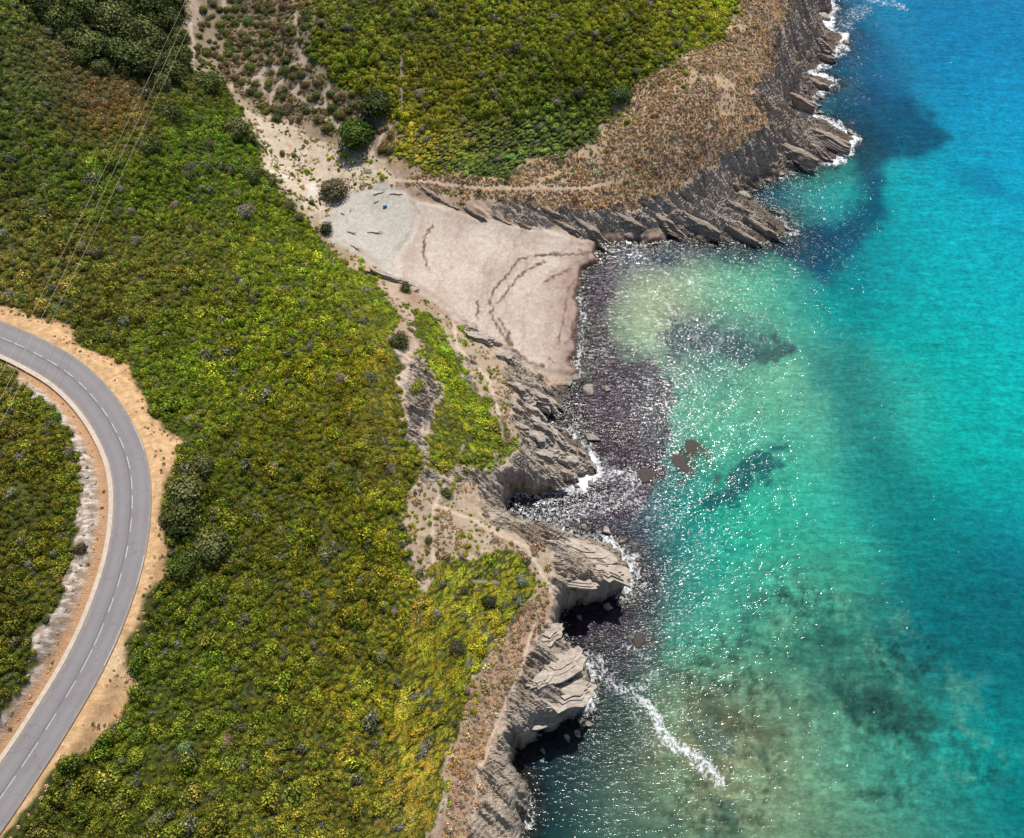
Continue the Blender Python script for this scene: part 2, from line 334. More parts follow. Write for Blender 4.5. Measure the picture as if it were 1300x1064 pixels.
def road_mat():
    m, nt = newmat('asphalt'); n = N(nt); P = n.pos()
    u = n.attr('across').outputs['Fac']
    f = n.noise(P, 9, 6, .75); g = n.noise(P, .35, 4, .6)
    c = n.ramp(f, [(.3, (.168, .158, .160)), (.7, (.245, .23, .232))])
    c = n.mix(n.math('MULTIPLY', n.ramp(g, [(.45, g4(0)), (.62, g4(1))]), .35), c, (.17, .15, .17, 1))
    tr = n('ShaderNodeMath', {0: n.math('ABSOLUTE', u), 1: 1.35, 2: .42}, operation='COMPARE').outputs[0]
    c = n.mix(n.math('MULTIPLY', tr, .22), c, (.29, .26, .28, 1))
    ce = n('ShaderNodeMath', {0: u, 1: .25, 2: .16}, operation='COMPARE').outputs[0]
    c = n.mix(n.math('MULTIPLY', ce, .45), c, (.10, .09, .11, 1))
    vc = n('ShaderNodeTexVoronoi', {'Vector': n('ShaderNodeVectorMath', {0: P, 1: n('ShaderNodeTexNoise', {'Vector': P, 'Scale': .9}).outputs[1]}, operation='ADD').outputs[0], 'Scale': .22}, feature='DISTANCE_TO_EDGE').outputs[0]
    c = n.mix(n.math('MULTIPLY', n('ShaderNodeMapRange', {0: vc, 1: .009, 2: .002}).outputs[0], .3), c, (.07, .065, .07, 1))
    ed = n('ShaderNodeMapRange', {0: n.math('ADD', n.math('ABSOLUTE', u), n.math('MULTIPLY', n.math('SUBTRACT', n.noise(P, 1.5), .5), .9)), 1: 2.4, 2: 2.75}).outputs[0]
    c = n.mix(n.math('MULTIPLY', ed, .5), c, (.42, .30, .2, 1))
    b = n('ShaderNodeBump', {'Height': f, 'Strength': .3, 'Distance': .02}).outputs[0]
    n.out(n('ShaderNodeBsdfPrincipled', {'Base Color': c, 'Roughness': .8, 'Normal': b}).outputs[0]); return m
M_ROAD = road_mat()
def water_mat():
    m, nt = newmat('sea_water'); n = N(nt); P = n.pos()
    col = n.attr('depth_tone').outputs['Color']; op = n.attr('murk').outputs['Fac']; fo = n.attr('foam').outputs['Fac']; ch = n.attr('chop').outputs['Fac']
    mp = n('ShaderNodeMapping', {'Vector': P, 'Rotation': (0, 0, R(28)), 'Scale': (.62, 1.5, 1)}).outputs[0]
    w1 = n.noise(mp, 1.05, 2, .5, .8); w2 = n.noise(mp, 2.6, 2, .5, .3); w0 = n.noise(mp, .28, 3, .5, .2)
    h = n.math('ADD', n.math('MULTIPLY', w1, 1.0), n.math('MULTIPLY', w2, .25)); h = n.math('ADD', h, n.math('MULTIPLY', w0, .5))
    h = n.math('MULTIPLY', h, ch)
    b = n('ShaderNodeBump', {'Height': h, 'Strength': 1.0, 'Distance': .27}).outputs[0]
    mott = n.ramp(n.noise(P, .9, 5, .7), [(.35, g4(.82)), (.65, g4(1.15))])
    cc = n.mix(1.0, col, mott, 'MULTIPLY')
    rip = n.ramp(n.math('ADD', n.math('MULTIPLY', w1, .6), n.math('MULTIPLY', w2, .4)), [(.36, g4(.80)), (.64, g4(1.22))]); cc = n.mix(1.0, cc, rip, 'MULTIPLY')  # light and dark of the ripples painted into the water colour
    mp2 = n('ShaderNodeMapping', {'Vector': P, 'Rotation': (0, 0, R(24)), 'Scale': (.16, 1.15, 1)}).outputs[0]
    cc = n.mix(1.0, cc, n.ramp(n.noise(mp2, .8, 4, .65, .7), [(.34, g4(.84)), (.62, g4(1.1)), (.72, g4(1.32))]), 'MULTIPLY')  # longer wave lines, their light and dark also painted in
    dif = n('ShaderNodeBsdfDiffuse', {'Color': cc})
    tra = n('ShaderNodeBsdfTransparent', {'Color': n.mix(.5, (.75, .9, .88, 1), cc)})
    body = n('ShaderNodeMixShader', {0: op, 1: tra.outputs[0], 2: dif.outputs[0]})
    gl = n('ShaderNodeBsdfGlossy', {'Color': (.4, .4, .4, 1), 'Roughness': n.math('ADD', .08, n.math('MULTIPLY', n.attr('ruffle').outputs['Fac'], .095)), 'Normal': b})
    fr = n('ShaderNodeFresnel', {'IOR': 1.33, 'Normal': b})
    surf = n('ShaderNodeMixShader', {0: fr.outputs[0], 1: body.outputs[0], 2: gl.outputs[0]})
    fn = n.noise(n('ShaderNodeMapping', {'Vector': P, 'Scale': (1, 1, 1)}).outputs[0], 1.3, 8, .72, 1.2)
    cell = n('ShaderNodeTexVoronoi', {'Vector': P, 'Scale': 1.1}, feature='DISTANCE_TO_EDGE').outputs[0]
    lace = n.math('SUBTRACT', n.math('MULTIPLY', fn, 1.0), n.math('MULTIPLY', cell, .35))
    thr = n.math('SUBTRACT', .72, n.math('MULTIPLY', fo, .42))
    fm = n('ShaderNodeMapRange', {0: n.math('SUBTRACT', lace, thr), 1: -.02, 2: .20}, clamp=True).outputs[0]
    fm = n.math('MULTIPLY', fm, n.math('MULTIPLY', fo, 2.5, clamp=True))
    foam = n('ShaderNodeBsdfDiffuse', {'Color': (.72, .74, .77, 1)})
    n.out(n('ShaderNodeMixShader', {0: fm, 1: surf.outputs[0], 2: foam.outputs[0]}).outputs[0]); return m
M_SEA = water_mat()

# ------------------------------------------------------------------ object helpers
def tag(o, label=None, cat=None, group=None, kind=None):
    if label: o['label'] = label
    if cat: o['category'] = cat
    if group: o['group'] = group
    if kind: o['kind'] = kind
    return o
def mesh_np(name, V, F, mat, attrs=None, smooth_=True):
    me = bpy.data.meshes.new(name); V = np.asarray(V, np.float32); F = np.asarray(F, np.int32); k = F.shape[1]
    me.vertices.add(len(V)); me.vertices.foreach_set('co', V.ravel())
    me.loops.add(F.size); me.loops.foreach_set('vertex_index', F.ravel())
    me.polygons.add(len(F)); me.polygons.foreach_set('loop_start', np.arange(0, F.size, k, dtype=np.int32))
    me.polygons.foreach_set('use_smooth', np.full(len(F), smooth_))
    for nm, (typ, dom, data) in (attrs or {}).items():
        a = me.attributes.new(nm, typ, dom)
        key = {'FLOAT': 'value', 'FLOAT_COLOR': 'color', 'FLOAT_VECTOR': 'vector', 'INT': 'value'}[typ]
        a.data.foreach_set(key, np.asarray(data, np.int32 if typ == 'INT' else np.float32).ravel())
    me.materials.append(mat); me.update(calc_edges=True); return me
def link(name, me, parent=None):
    o = bpy.data.objects.new(name, me); COL.objects.link(o)
    if parent: o.parent = parent
    return o
def empty(name, loc):
    o = bpy.data.objects.new(name, None); COL.objects.link(o); o.location = loc; o.empty_display_size = .3; return o

# ------------------------------------------------------------------ terrain mesh
def axis(segs):
    out = []
    for a, b, s in segs: out += list(np.arange(a, b, s))
    return np.array(out+[segs[-1][1]])
AX = axis([(-1500, -400, 100), (-400, -220, 12), (-220, -165, 2), (-165, -45, .4), (-45, 96, .23), (96, 130, .8), (130, 200, 5), (200, 400, 40), (400, 1500, 220)])
AY = axis([(-1500, -300, 120), (-300, -60, 12), (-60, -8, 2), (-8, 14, .4), (14, 90, .22), (90, 235, .3), (235, 265, .8), (265, 400, 6), (400, 1500, 100)])
GXX, GYY = np.meshgrid(AX, AY)
Zt, D, RM, PX, PY, WPX, WPY, BEACH, RDI, CUTD = terrain(GXX, GYY)
def look(A, x, y):
    i = np.clip(np.searchsorted(AX, x)-1, 0, len(AX)-2); j = np.clip(np.searchsorted(AY, y)-1, 0, len(AY)-2)
    u = np.clip((x-AX[i])/(AX[i+1]-AX[i]), 0, 1); v = np.clip((y-AY[j])/(AY[j+1]-AY[j]), 0, 1)
    return (A[j, i]*(1-u)+A[j, i+1]*u)*(1-v)+(A[j+1, i]*(1-u)+A[j+1, i+1]*u)*v
def place(px, py, it=30):
    z = 5.0
    for _ in range(it):
        x, y = ray(px, py, z); h = float(look(Zt, np.array([x]), np.array([y]))[0]); z = .4*z+.6*max(h, 0)
    x, y = ray(px, py, z); return float(x), float(y), float(look(Zt, np.array([x]), np.array([y]))[0])
def pscale(px, py, z=0):  # metres per photo pixel there
    x, y = ray(px, py, z); return float((y*ST+(CH-z)*CT)/FPX)

g = lambda A: PR.sample(A, WPX, WPY)
def blend(C, k, c): return C*(1-k[..., None])+np.asarray(c)*k[..., None]
x, y = GXX, GYY
nA = fbm(x*.12, y*.12, 101, 4); nB = fbm(x*.6, y*.6, 105, 4, .6); nC = fbm(x*.05, y*.05, 107, 3)
C = np.zeros(x.shape+(3,))+np.array([.30, .215, .15])                     # bare soil
C = blend(C, smooth(-.2, .5, nA), [.40, .31, .235])
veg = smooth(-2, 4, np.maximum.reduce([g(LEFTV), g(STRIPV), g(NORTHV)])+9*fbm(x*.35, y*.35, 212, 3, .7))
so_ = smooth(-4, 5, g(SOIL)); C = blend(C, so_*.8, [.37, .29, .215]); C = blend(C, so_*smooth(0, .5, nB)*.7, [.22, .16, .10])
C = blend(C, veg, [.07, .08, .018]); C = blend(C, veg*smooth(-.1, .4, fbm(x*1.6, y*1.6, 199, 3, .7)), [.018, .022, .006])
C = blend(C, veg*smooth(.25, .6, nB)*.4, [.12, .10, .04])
dn = smooth(-3, 5, g(DRYN)); C = blend(C, dn, [.44, .31, .205]); C = blend(C, dn*smooth(.25, .6, fbm(x*.09, y*.09, 238, 4, .6)*-1)*.7, [.46, .35, .26]); C = blend(C, dn*smooth(.0, .5, nB), [.56, .38, .20]); C = blend(C, dn*smooth(.1, .5, -nA)*.6, [.20, .135, .105])
ds = smooth(-3, 5, g(DRYS)); C = blend(C, ds, [.33, .225, .155]); C = blend(C, ds*smooth(0, .5, nB)*.7, [.2, .15, .11])
sp = smooth(-3, 5, g(SPARSE)); C = blend(C, sp, [.25, .20, .14]); C = blend(C, sp*smooth(0, .5, nB)*.6, [.16, .12, .07])
du = smooth(-3, 6, g(DUNE)); C = blend(C, du, [.52, .43, .345]); C = blend(C, du*smooth(.05, .5, nB)*.7, [.42, .27, .13]); C = blend(C, du*smooth(.2, .5, -nA), [.60, .54, .48])
C = blend(C, smooth(3, -2, g(np.minimum(-GULLY, 60)))*.9, [.45, .35, .28])
C = blend(C, smooth(-3, 3, g(TOPGAP)), [.36, .28, .21])
# rock
rc = np.zeros_like(C)+np.array([.60, .53, .455]); u_ = x*SCX+y*SCY; v_ = -x*SCY+y*SCX
st = fbm(u_*.12, v_*.9, 111, 5, .65)
warm = smooth(0, .6, fbm(x*.09, y*.09, 113, 3)+.3*(PY > 640))
rc = blend(rc, smooth(-.1, .5, st), [.62, .54, .46]); rc = blend(rc, smooth(.1, .5, -st), [.38, .31, .26]); rc = blend(rc, warm*.6, [.64, .53, .41])
rc = blend(rc, smooth(900, 1000, PX)*.45*(PY < 400), [.56, .44, .36])
low = smooth(2.2, .6, Zt+.6*nB)*smooth(9, 3, D); rc = blend(rc, low*.7*smooth(-.2, .2, .3-BEACH), [.10, .08, .065])
lich = smooth(.35, .6, nA)*smooth(5, 9, Zt); rc = blend(rc, lich*.5, [.25, .18, .09])
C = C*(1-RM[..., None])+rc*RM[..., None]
pth = smooth(3.2, 1.2, PR.sample(np.minimum(PATH, 60), PX+2.5*nB, PY+2.5*nA)); C = blend(C, pth*.8*(1-veg*.4), [.52, .42, .34])
# beach
bw = smooth(-5, 6, PR.sample(WRACK, PX+8*nB, PY+8*nA)); bs = smooth(-7, 5, PR.sample(SAND, PX+8*nB, PY+9*nA))*(1-bw)
C = blend(C, bw, [.45, .38, .325]); C = blend(C, bw*smooth(-.1, .5, nA+.5*nB)*.7, [.51, .44, .38]); C = blend(C, bw*smooth(.0, .5, -nA)*.55, [.36, .275, .225]); C = blend(C, bw*smooth(330, 470, PY)*.35, [.38, .29, .24])
C = blend(C, bs, [.43, .40, .355]); C = blend(C, bs*smooth(-.1, .5, nA+.4*nB)*.6, [.37, .345, .305])
bd = smooth(6, 1, np.abs(PR.sample(SAND, PX+3*nA, PY+3*nB)+1)); C = blend(C, bd*bw*.6, [.58, .53, .48])
lw = PR.sample(LEDGE, PX+3*fbm(x*.8, y*.8, 31, 3), PY+3*fbm(x*.8, y*.8, 33, 3)); C = blend(C, bw*smooth(2.6, 1.0, lw)*.9, [.09, .05, .035])
wet = bw*smooth(7, 1.5, D+1.5*nA); C = blend(C, wet*.6, [.27, .18, .15]); fine = fbm(x*1.4, y*1.4, 191, 4, .7); C = C*(1+.2*np.maximum(bw, bs)*fine)[..., None]; streak = smooth(.15, .4, fbm(D*.9+2*nA, x*.06, 193, 3))*bw; C = blend(C, streak*.28, [.24, .165, .13])
ed = bw*smooth(1.5, .2, D+.4*nB); C = blend(C, ed*.85*(1-smooth(842, 830, PX)*0), [.11, .055, .045])
# road surroundings
vpx, vpy = PX+.3*(WPX-PX), PY+.3*(WPY-PY); vg = smooth(-4, 4, PR.sample(VERGE, vpx, vpy)+4*nB); C = blend(C, vg, [.55, .36, .195]); C = blend(C, vg*smooth(0, .5, nB+.5*nA)*.75, [.44, .265, .13]); C = blend(C, vg*smooth(.15, .6, -nA)*.6, [.60, .45, .30]); C = C*(1+.35*vg*fbm(x*1.3, y*1.3, 245, 4, .7))[..., None]
tr1 = smooth(.35, .1, np.abs(RDI-4.6))+smooth(.35, .1, np.abs(RDI-6.1)); C = blend(C, vg*np.clip(tr1, 0, 1)*.35, [.36, .22, .12])
ct = smooth(-2, 3, g(CUT))*(RDI > 3.2); stn = fbm(x*1.1, y*1.1, 197, 4, .75); C = blend(C, ct, [.43, .36, .30]); C = blend(C, ct*smooth(-.25, .25, stn)*.8, [.24, .18, .13]); C = blend(C, ct*smooth(.12, .3, -stn), [.60, .54, .48]); C = blend(C, ct*smooth(.1, .5, nA)*.6, [.36, .25, .16])
inn = ct*smooth(5.3, 4.2, RDI); C = blend(C, inn, [.42, .25, .14])
# seabed
sb = smooth(.1, -.5, D); C = blend(C, sb, [.30, .27, .2]); C = blend(C, sb*smooth(-.05, .3, fbm(x*.2, y*.2, 121, 4, .6)+.4*(PX < 800)), [.085, .055, .05])
C = np.clip(C, .01, .8)
rockiness = np.clip(RM+ct*.25, 0, 1)*(1-bw)*(1-bs)
nx, ny = len(AX), len(AY)
V = np.stack([x, y, Zt], -1).reshape(-1, 3)
idx = np.arange(nx*ny).reshape(ny, nx)
F = np.stack([idx[:-1, :-1], idx[:-1, 1:], idx[1:, 1:], idx[1:, :-1]], -1).reshape(-1, 4)
fm = lambda A: .25*(A[:-1, :-1]+A[:-1, 1:]+A[1:, 1:]+A[1:, :-1]).ravel()
fb = fm(np.maximum(bw, bs)*(D > -.3)); fr_ = fm(RM)*(fm(D) > 0); fs = fm(D) < -.3
cls = np.where(fs, 3, np.where(fb > .5, 1, np.where(fr_ > .5, 2, 0)))
C4 = np.concatenate([C, np.ones(C.shape[:2]+(1,))], -1).reshape(-1, 4); RKF = rockiness.ravel()
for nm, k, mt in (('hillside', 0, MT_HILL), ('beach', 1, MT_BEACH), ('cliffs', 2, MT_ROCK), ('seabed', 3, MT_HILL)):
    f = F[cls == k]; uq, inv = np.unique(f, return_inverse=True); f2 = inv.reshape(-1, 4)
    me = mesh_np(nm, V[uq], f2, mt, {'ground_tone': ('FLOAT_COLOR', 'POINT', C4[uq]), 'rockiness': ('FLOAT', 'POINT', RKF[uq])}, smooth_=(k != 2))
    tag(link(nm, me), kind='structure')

# ------------------------------------------------------------------ sea
SX = axis([(-1500, -100, 200), (-100, -30, 5), (-30, 180, .45), (180, 260, 4), (260, 1000, 60), (1000, 4000, 500)])
SY = axis([(-3000, -200, 400), (-200, -12, 8), (-12, 240, .45), (240, 330, 4), (330, 1000, 60), (1000, 4000, 500)])
sx, sy = np.meshgrid(SX, SY); dS = coast_d(sx, sy); sz = np.zeros_like(sx)
near = (sx > -30) & (sx < 180) & (sy > -12) & (sy < 240)
ca, sa_ = math.cos(R(-58)), math.sin(R(-58))
uu = sx*ca+sy*sa_
sz = np.where(near, .02*np.sin(uu*.9+3*fbm(sx*.06, sy*.06, 131, 2))+.035*fbm(sx*.3, sy*.3, 133, 3, .6), 0)
spx, spy = proj(sx, sy, 0*sx)
SR = Raster(-300, 1750, -300, 1400, 6)
WCOL = [(1290,20,10,128,190),(1180,40,14,125,185),(1290,160,2,150,205),(1220,200,0,150,195),(1290,320,0,165,195),(1200,330,4,168,190),(1250,470,6,172,182),(1180,450,8,165,172),(1220,600,0,160,165),(1290,600,0,162,170),
 (1270,700,0,125,150),(1190,790,0,100,122),(1280,800,0,98,125),(1270,900,5,125,138),(1200,960,30,140,140),(1060,650,45,168,160),(1090,730,48,150,140),(1010,480,100,180,160),(960,560,75,165,150),(1010,560,75,170,155),(950,650,35,165,150),
 (880,700,30,140,140),(960,350,80,168,152),(1060,400,25,150,155),(900,345,100,160,142),(830,370,138,165,140),(815,430,135,170,145),(850,400,120,140,125),(900,430,75,110,115),(850,500,75,125,125),(880,520,85,160,145),
 (1040,300,25,110,135),(1060,240,40,160,165),(1010,240,50,135,150),(1100,110,30,115,160),(1120,40,30,125,175),(900,320,35,75,110),(800,325,60,70,105),
 (760,520,62,62,88),(790,600,72,68,90),(700,650,60,70,95),(830,640,35,95,110),(850,600,40,110,118),(830,720,50,85,105),(800,800,60,78,95),(900,780,60,150,140),(870,820,65,145,130),(800,900,62,95,92),
 (860,900,100,120,100),(930,900,110,135,115),(960,960,120,140,115),(1060,960,80,140,125),(1000,850,70,130,115),(1060,820,50,120,112),(1130,880,50,125,118),(1000,760,65,150,135),(1100,1050,80,140,125),(850,1050,90,120,105),(750,1000,60,90,90),
 (1290,1060,20,120,130),(1500,500,0,155,180),(1500,100,5,130,195),(1500,900,0,115,135),(1200,-150,15,120,185),(760,400,72,70,95),(790,480,55,75,98)]
wm = rbf_fit([c[:2] for c in WCOL], [lin(c[2:]) for c in WCOL], 3e-3, 200.)
WL = rbf_eval(wm, SR.X, SR.Y)
ws = lambda A, X, Y: SR.sample(A, X, Y)
w1 = fbm(sx*.06, sy*.06, 141, 4, .6)*22; w2 = fbm(sx*.06, sy*.06, 151, 4, .6)*22
wf = fbm(sx*.35, sy*.35, 155, 4, .65)
qx, qy = spx+w1, spy+w2
W = np.stack([ws(WL[..., i], spx+.6*w1, spy+.6*w2) for i in range(3)], -1)
def sp_(poly): return sdf(poly, SR.X, SR.Y)
def patch(W, poly, col, soft, k, nz=10):
    s = ws(sp_(poly), qx, qy)+nz*wf
    return blend(W, smooth(-soft, soft, s)*k, lin(col))
W = patch(W, [(1060,120),(1120,110),(1185,140),(1205,180),(1150,195),(1120,215),(1135,240),(1115,290),(1085,338),(1030,348),(980,335),(960,315),(1000,295),(1060,290),(1090,255),(1085,215),(1060,180)], (12,68,108), 14, .85)
W = patch(W, [(1045,0),(1100,20),(1150,90),(1150,150),(1080,120),(1060,60)], (20,88,140), 20, .6)
W = patch(W, [(1195,210),(1240,215),(1310,250),(1310,258),(1230,232)], (0,110,160), 8, .6)
W = patch(W, [(1015,440),(1085,440),(1125,490),(1140,560),(1180,620),(1240,690),(1310,720),(1310,860),(1210,860),(1150,760),(1110,660),(1060,580),(1035,510)], (6,108,122), 36, .68, 26)
W = patch(W, [(1060,330),(1100,350),(1110,420),(1090,450),(1060,440),(1085,400)], (15,125,140), 25, .5)
W = patch(W, [(835,425),(880,398),(905,412),(950,425),(1000,432),(1010,452),(960,455),(915,442),(880,458),(850,470),(838,450)], (52,78,92), 5, .85, 15)
W = patch(W, [(893,395),(960,400),(1000,420),(990,440),(920,430)], (60,105,112), 16, .5)
W = patch(W, [(875,655),(915,608),(955,575),(992,570),(980,600),(935,632),(890,655)], (10,78,94), 6, .85, 16)
for pc in [(880,566,15,15),(864,592,16,18),(820,604,22,12),(812,815,13,11),(795,545,12,10),(800,570,10,8),(735,520,14,9),(905,600,9,8)]:
    an_ = np.linspace(0, 2*np.pi, 12, endpoint=False); W = patch(W, [(pc[0]+pc[2]*math.cos(t), pc[1]+pc[3]*math.sin(t)) for t in an_], (66,66,62), 5, .75, 14)
W = patch(W, [(758,322),(788,332),(776,370),(778,430),(795,470),(845,480),(858,510),(850,560),(835,600),(800,650),(700,640),(690,560),(740,500),(735,400)], (58,42,66), 5, .75)
W = patch(W, [(758,318),(840,306),(960,312),(1010,310),(1000,332),(880,332),(800,336)], (30,62,100), 8, .7, 6)
W = patch(W, [(650,640),(720,660),(800,690),(850,760),(840,860),(760,880),(720,800)], (62,54,72), 16, .5)
mreg = smooth(-40, 60, ws(sp_([(880,760),(1000,700),(1150,760),(1250,860),(1310,1000),(850,1100),(800,900)]), spx, spy))
mt_ = fbm(sx*.14, sy*.14, 161, 5, .72); W = blend(W, mreg*smooth(.08, .55, mt_)*.62, lin((36,84,84))); W = blend(W, mreg*smooth(.05, .5, -mt_)*.25, lin((110,175,150)))
W = patch(W, [(855,845),(900,868),(935,900),(985,915),(1010,935),(970,945),(930,930),(890,905),(860,880)], (72,80,68), 10, .6, 16)
W = patch(W, [(1060,865),(1130,880),(1180,910),(1160,940),(1090,925)], (28,62,66), 14, .7, 24)
sp2 = fbm(sx*.5, sy*.5, 185, 4, .75); big2 = fbm(sx*.07, sy*.07, 187, 3)
W = W*(1-.5*(mreg*smooth(-.25, .3, big2)*smooth(.0, .35, sp2))[..., None]); W = W*(1+.22*mreg*smooth(.1, .4, -sp2))[..., None]
W = W*(1+.22*wf[..., None])
W = np.clip(W/np.array([1.25, 1.36, 1.58]), .003, .7)
opac = smooth(.2, 5.0, -dS)*.5+.45*smooth(3, 14, -dS)+.02
opac = np.clip(opac+.3*smooth(640, 760, spy)*0, 0, .97); opac = np.where(near, opac, .97)
# foam
fo = np.zeros_like(sx)
FOC = [(1058,30,1.0),(1062,70,1.0),(1040,88,.9),(1048,118,.7),(1035,145,1.0),(1070,165,1.1),(1085,180,1.3),(1070,196,1.1),(1030,212,.6),(960,250,.45),(1000,290,.7),(960,308,.7),(900,308,.35),(800,308,.1),(745,340,.2),(735,400,.5),(732,460,.5),
 (735,500,.35),(700,530,.6),(740,560,.8),(762,598,1.15),(735,612,1.0),(690,640,.8),(700,672,.8),(760,680,.8),(795,705,1.0),(800,740,.9),(760,775,.3),(725,800,.55),(740,830,.5),(752,850,1.0),(752,890,1.0),(720,930,.3),(665,960,.2),(670,1050,.5)]
fx_, fy_ = ray([p[0] for p in FOC], [p[1] for p in FOC], 0.); s_ = 0; w_ = 0
for i, p in enumerate(FOC):
    k = 1/((sx-fx_[i])**2+(sy-fy_[i])**2+2)**2; s_ = s_+k*p[2]; w_ = w_+k
foc = s_/w_
fo = foc*smooth(4.2, 0, -dS)*.9+.5*foc*smooth(14, 3, -dS)*smooth(.05, .5, fbm(sx*.18, sy*.18, 171, 4))
def fline(pts, w, k):
    global fo
    d = sdf(pts, SR.X, SR.Y, False); s = ws(d, spx+5*wf+.2*w1, spy+5*wf)+7*np.abs(fbm(sx*.5, sy*.5, 183, 4, .65))
    fo = np.maximum(fo, k*smooth(w, w*.25, s))
fline([(812,888),(824,896),(834,910),(838,926),(850,940),(868,952),(886,962),(902,978),(912,992)], 17, .86)
fline([(838,930),(860,955),(885,975),(896,990)], 8, 1.02)
fline([(805,890),(820,925),(835,950)], 26, .5); fline([(860,905),(900,930),(925,950),(930,975)], 30, .45)
fline([(846,568),(880,540),(908,518),(932,503)], 9, .5)
fline([(690,632),(740,618),(775,600),(805,608)], 26, .66); fline([(660,655),(720,655),(760,640),(800,630)], 30, .6)
fline([(770,690),(800,720),(815,750)], 22, .6); fline([(760,840),(775,870),(800,880),(830,860)], 22, .65); fline([(790,815),(820,835)], 14, .6)
fline([(740,380),(742,420),(738,465)], 9, .75)
fline([(1080,60),(1075,110),(1100,130)], 22, .35); fline([(1100,0),(1135,5),(1150,12)], 10, .7); fline([(1060,50),(1085,20),(1100,10)], 24, .55)
fline([(960,250),(985,262),(1010,285),(1005,305)], 14, .5)
fo = np.where(near & (dS < .8), np.clip(fo, 0, 1.35), 0)
ruf = np.exp(-(((spx-772-.5*w1)/82)**2))*smooth(300, 380, spy)*smooth(1100, 880, spy)*(.7+.5*smooth(-.3, .3, fbm(sx*.12, sy*.12, 181, 3)))
ruf = np.clip(np.maximum(ruf, .45*smooth(130, 60, np.hypot(spx-900, (spy-360)*1.0))), 0, 1)
ruf = np.maximum(ruf, .55*smooth(1180, 1020, spx)*smooth(400, 300, spy)*(spx > 850))
chop = .5+.55*ruf+.3*fbm(sx*.1, sy*.1, 182, 3)
ruf = np.where(near, ruf, 0)
chop = np.where(near, chop, .6)
n1x, n1y = len(SX), len(SY); si = np.arange(n1x*n1y).reshape(n1y, n1x)
SF = np.stack([si[:-1, :-1], si[:-1, 1:], si[1:, 1:], si[1:, :-1]], -1).reshape(-1, 4)
fd = .25*(dS[:-1, :-1]+dS[:-1, 1:]+dS[1:, 1:]+dS[1:, :-1]).ravel()
SF = SF[fd < 4.0]; uq, inv = np.unique(SF, return_inverse=True)
SV = np.stack([sx, sy, sz], -1).reshape(-1, 3)
W4 = np.concatenate([W, np.ones(W.shape[:2]+(1,))], -1).reshape(-1, 4)
me = mesh_np('sea', SV[uq], inv.reshape(-1, 4), M_SEA, {'depth_tone': ('FLOAT_COLOR', 'POINT', W4[uq]), 'murk': ('FLOAT', 'POINT', opac.ravel()[uq]), 'foam': ('FLOAT', 'POINT', fo.ravel()[uq]), 'chop': ('FLOAT', 'POINT', chop.ravel()[uq]), 'ruffle': ('FLOAT', 'POINT', ruf.ravel()[uq])})
tag(link('sea', me), kind='structure')

# ------------------------------------------------------------------ road
def ribbon(name, prof, mat, parent=None, attr=False, i0=0, i1=None, lift=0.0, wob=0):
    Q = ROAD[i0:i1]; NN = RN[i0:i1]; k = len(prof)
    vs = []; ac = []
    for q, nn in zip(Q, NN):
        for (o, z) in prof:
            vs.append((q[0]+nn[0]*o, q[1]+nn[1]*o, q[2]+z+lift)); ac.append(o)
    fs = [(i*k+j, i*k+j+1, (i+1)*k+j+1, (i+1)*k+j) for i in range(len(Q)-1) for j in range(k-1)]
    me = mesh_np(name, vs, fs, mat, {'across': ('FLOAT', 'POINT', ac)} if attr else None, smooth_=False)
    return link(name, me, parent)
road = ribbon('road', [(-2.75, -.3), (-2.72, 0), (-1.4, .02), (0, .03), (1.4, .02), (2.72, 0), (2.72, -.2)], M_ROAD, attr=True); tag(road, kind='structure')
kerb = ribbon('kerb', [(2.73, -.25), (2.73, .10), (2.80, .13), (3.34, .13), (3.40, .10), (3.40, -.3)], M_KERB); tag(kerb, kind='structure')
DASH = [(7,431,15),(26,439,15),(48,450,15),(68,461,15),(87,474,15),(104,490,16),(119,505,16),(133,523,16),(145,543,16),(155,563,17),(163,587,17),(166,612,17),(168,638,18),(166,668,20),(161,701,22),(152,734,23),(141,768,24),(127,803,26),(110,839,28),(88,877,29),(65,916,30),(38,956,32),(8,1000,33),(-26,1048,34)]
rpx, rpy = proj(ROAD[:, 0], ROAD[:, 1], ROAD[:, 2])
for (a, b, L) in DASH:
    i = int(np.argmin((rpx-a)**2+(rpy-b)**2)); ip = np.hypot(rpx[i+1]-rpx[i-1], rpy[i+1]-rpy[i-1])/2
    h = max(1, int(round(L/ip/2)))
    o = ribbon('lane_marking', [(-.055, 0), (.055, 0)], M_PAINT, road, i0=i-h, i1=i+h+1, lift=.036)
for (a, b, L) in [(178,560,40),(150,820,60),(172,720,40)]:
    i = int(np.argmin((rpx-a+22)**2+(rpy-b)**2)); ip = np.hypot(rpx[i+1]-rpx[i-1], rpy[i+1]-rpy[i-1])/2; h = int(L/ip/2)
    ribbon('edge_marking', [(-2.62, 0), (-2.54, 0)], M_PAINT, road, i0=i-h, i1=i+h+1, lift=.010)

